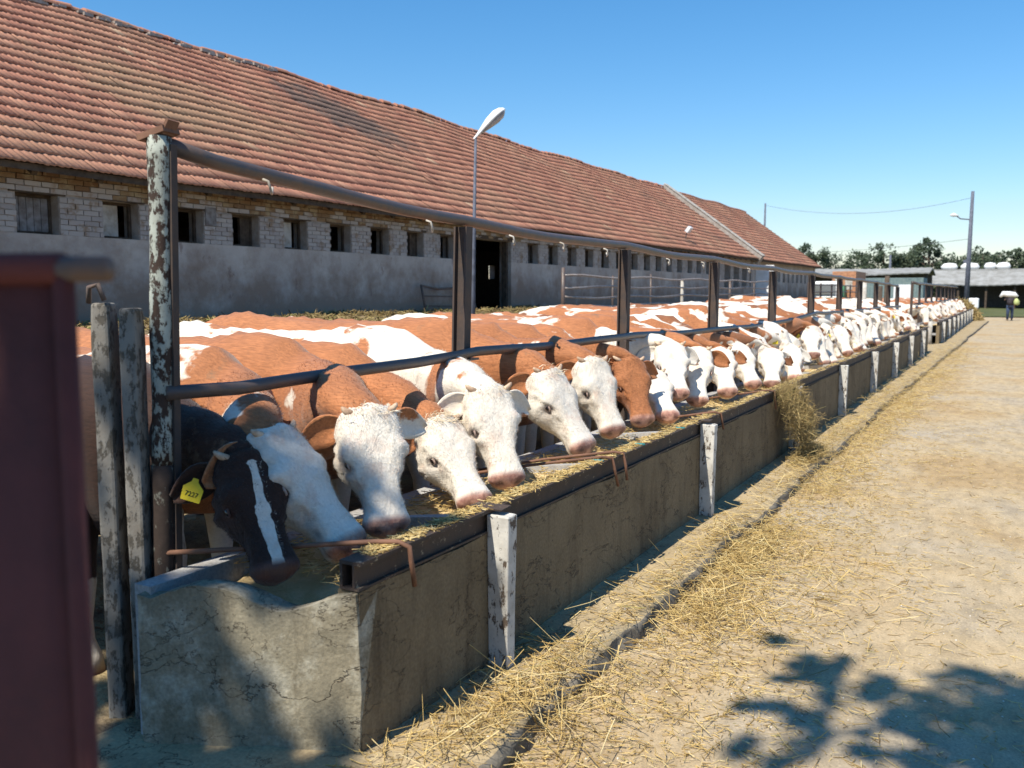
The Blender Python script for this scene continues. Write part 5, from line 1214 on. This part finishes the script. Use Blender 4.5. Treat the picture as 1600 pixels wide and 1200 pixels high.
for i, (x, y, h, r_) in enumerate(FT): tree(x, y, h * 1.1, r_ * 1.12, 2900, .26, TL[i], 100 + i, crown0=.08, leafmat='hazedleaf')
# low hedge line filling under the far trees
N = 16000; x = RNG.uniform(-45, 25, N); z = RNG.random(N) ** .8 * (4.6 + .9 * vn(x, x * 0, .25, 71) + .5 * vn(x, x * 0, 1.1, 72)); y = RNG.normal(139, 1.3, N)
a = RNG.normal(0, 1, (N, 3)); a /= np.linalg.norm(a, axis=1)[:, None]; b = np.cross(a, RNG.normal(0, 1, (N, 3))); b /= np.linalg.norm(b, axis=1)[:, None]; P_ = np.stack([x, y, z], 1); s = .42
V = np.stack([P_ - a * s, P_ + b * s * .5, P_ + a * s, P_ - b * s * .5], 1).reshape(-1, 3)
tag(raw('thicket', V, np.arange(N * 4).reshape(-1, 4), M['hazedleaf'], attrs={'rnd': np.repeat(RNG.random(N), 4)}), 'dark green thicket filling in below the skyline trees', 'bushes', kind='stuff')
# the tree behind the photographer whose shade dapples the foreground
def shade_tree(bx, by, lb, targets, seed, ls=.085, dens=150):
    rn = np.random.default_rng(seed); t = empty('tree', (bx, by, -.2)); tag(t, lb, 'tree')
    targets = [(c + rn.normal(0, 1, 3) * r * .62, r * rn.uniform(.3, .62)) for c, r in targets for _ in range(4)]
    mb = MB(); top = np.mean([c for c, r in targets], 0); mid = np.array([bx * .8 + top[0] * .2, by * .8 + top[1] * .2, 3.0])
    mb.tube([(bx, by, -.4), (bx + .05, by, 1.5), mid, mid * .45 + top * .55 - np.array([0, 0, .6])], [.17, .14, .11, .05], 10)
    for c, r in targets[::12]: mb.tube([mid, (mid + c) / 2 - np.array([0, 0, .3]), c], [.035, .02, .007], 5)
    mb.build('trunk', M['bark'], t)
    Vs = []; Rs = []
    for c, r in targets:
        n_ = int(dens * max(r, .06) / .32); d = rn.normal(0, 1, (n_, 3)); d /= np.linalg.norm(d, axis=1)[:, None]; P_ = c + d * (r * rn.uniform(.1, 1, (n_, 1)) ** .5)
        a = rn.normal(0, 1, (n_, 3)); a /= np.linalg.norm(a, axis=1)[:, None]; b = np.cross(a, rn.normal(0, 1, (n_, 3))); b /= np.linalg.norm(b, axis=1)[:, None]; s_ = ls * rn.uniform(.6, 1.2, (n_, 1))
        Vs.append(np.stack([P_ - a * s_, P_ + b * s_ * .5, P_ + a * s_, P_ - b * s_ * .5], 1).reshape(-1, 3)); Rs.append(rn.random(n_))
    V = np.concatenate(Vs); r_ = np.concatenate(Rs); raw('crown', V, np.arange(len(V)).reshape(-1, 4), M['leaf'], t, attrs={'rnd': np.repeat(r_, 4)})
def up_(x, y, z, h): return np.array([x, y, z]) + np.array([-.13, -.68, 1.0]) * (h + 1.8 - z)
rs = random.Random(4); TG = []
for k in range(60):                      # boughs over the near end of the trough
    x, y = rs.uniform(-5.3, -2.45), rs.uniform(.0, 2.55)
    TG.append((up_(x, y, .7, rs.uniform(5.0, 7.2)), rs.uniform(.16, .34)))
for k in range(10): TG.append((up_(rs.uniform(-2.5, -2.1), rs.uniform(2.0, 2.4), rs.uniform(.0, .25), rs.uniform(5.0, 6.5)), rs.uniform(.06, .12)))
for k in range(26): TG.append((up_(rs.uniform(-2.4, -.75), rs.uniform(-.1, .9), .9, rs.uniform(5, 6.5)), rs.uniform(.2, .32)))
for k in range(14): TG.append((up_(rs.uniform(-2.75, -2.38), rs.uniform(2.35, 2.72), .95, rs.uniform(4.8, 6)), rs.uniform(.14, .22)))
for k in range(0): TG.append((up_(rs.uniform(-4.6, -3.2), rs.uniform(2.7, 4.0), 1.3, rs.uniform(5.5, 6.8)), rs.uniform(.04, .08)))
for k in range(50): TG.append((np.array([rs.uniform(-7, -3.5), rs.uniform(-6, -3.6), rs.uniform(4.5, 8)]), rs.uniform(.25, .5)))
shade_tree(-5.6, -5.0, 'leafy tree behind the camera whose boughs shade the near end of the trough', TG, 501)
TG = []
for x, y, r in [(-.64, 4.43, .06), (-.86, 3.8, .08), (-.69, 3.73, .12), (-.59, 3.79, .10), (-.72, 4.22, .10), (-.53, 4.24, .11), (-.23, 3.86, .14), (-.09, 3.88, .16), (.04, 4.34, .13), (.14, 4.45, .12), (-.29, 4.02, .08), (-.02, 3.75, .17), (-.15, 3.68, .14), (-.97, 4.61, .05), (-.83, 3.36, .07), (-.71, 3.37, .07), (-.42, 4.23, .10), (-.81, 4.38, .05), (.2, 3.9, .2), (.3, 4.2, .2)]:
    TG.append((up_(x, y, -.1, rs.uniform(5.2, 6.6)), r * 1.15))
for k in range(45): TG.append((up_(rs.uniform(.1, 2.6), rs.uniform(1.6, 4.3), -.1, rs.uniform(5, 7.5)), rs.uniform(.18, .36)))
for k in range(30): TG.append((np.array([rs.uniform(-.8, 2.8), rs.uniform(-5.5, -3.2), rs.uniform(4.5, 8)]), rs.uniform(.25, .45)))
shade_tree(1.6, -4.6, 'leafy tree behind the camera that dapples the road at the lower right', TG, 502, .07, 120)
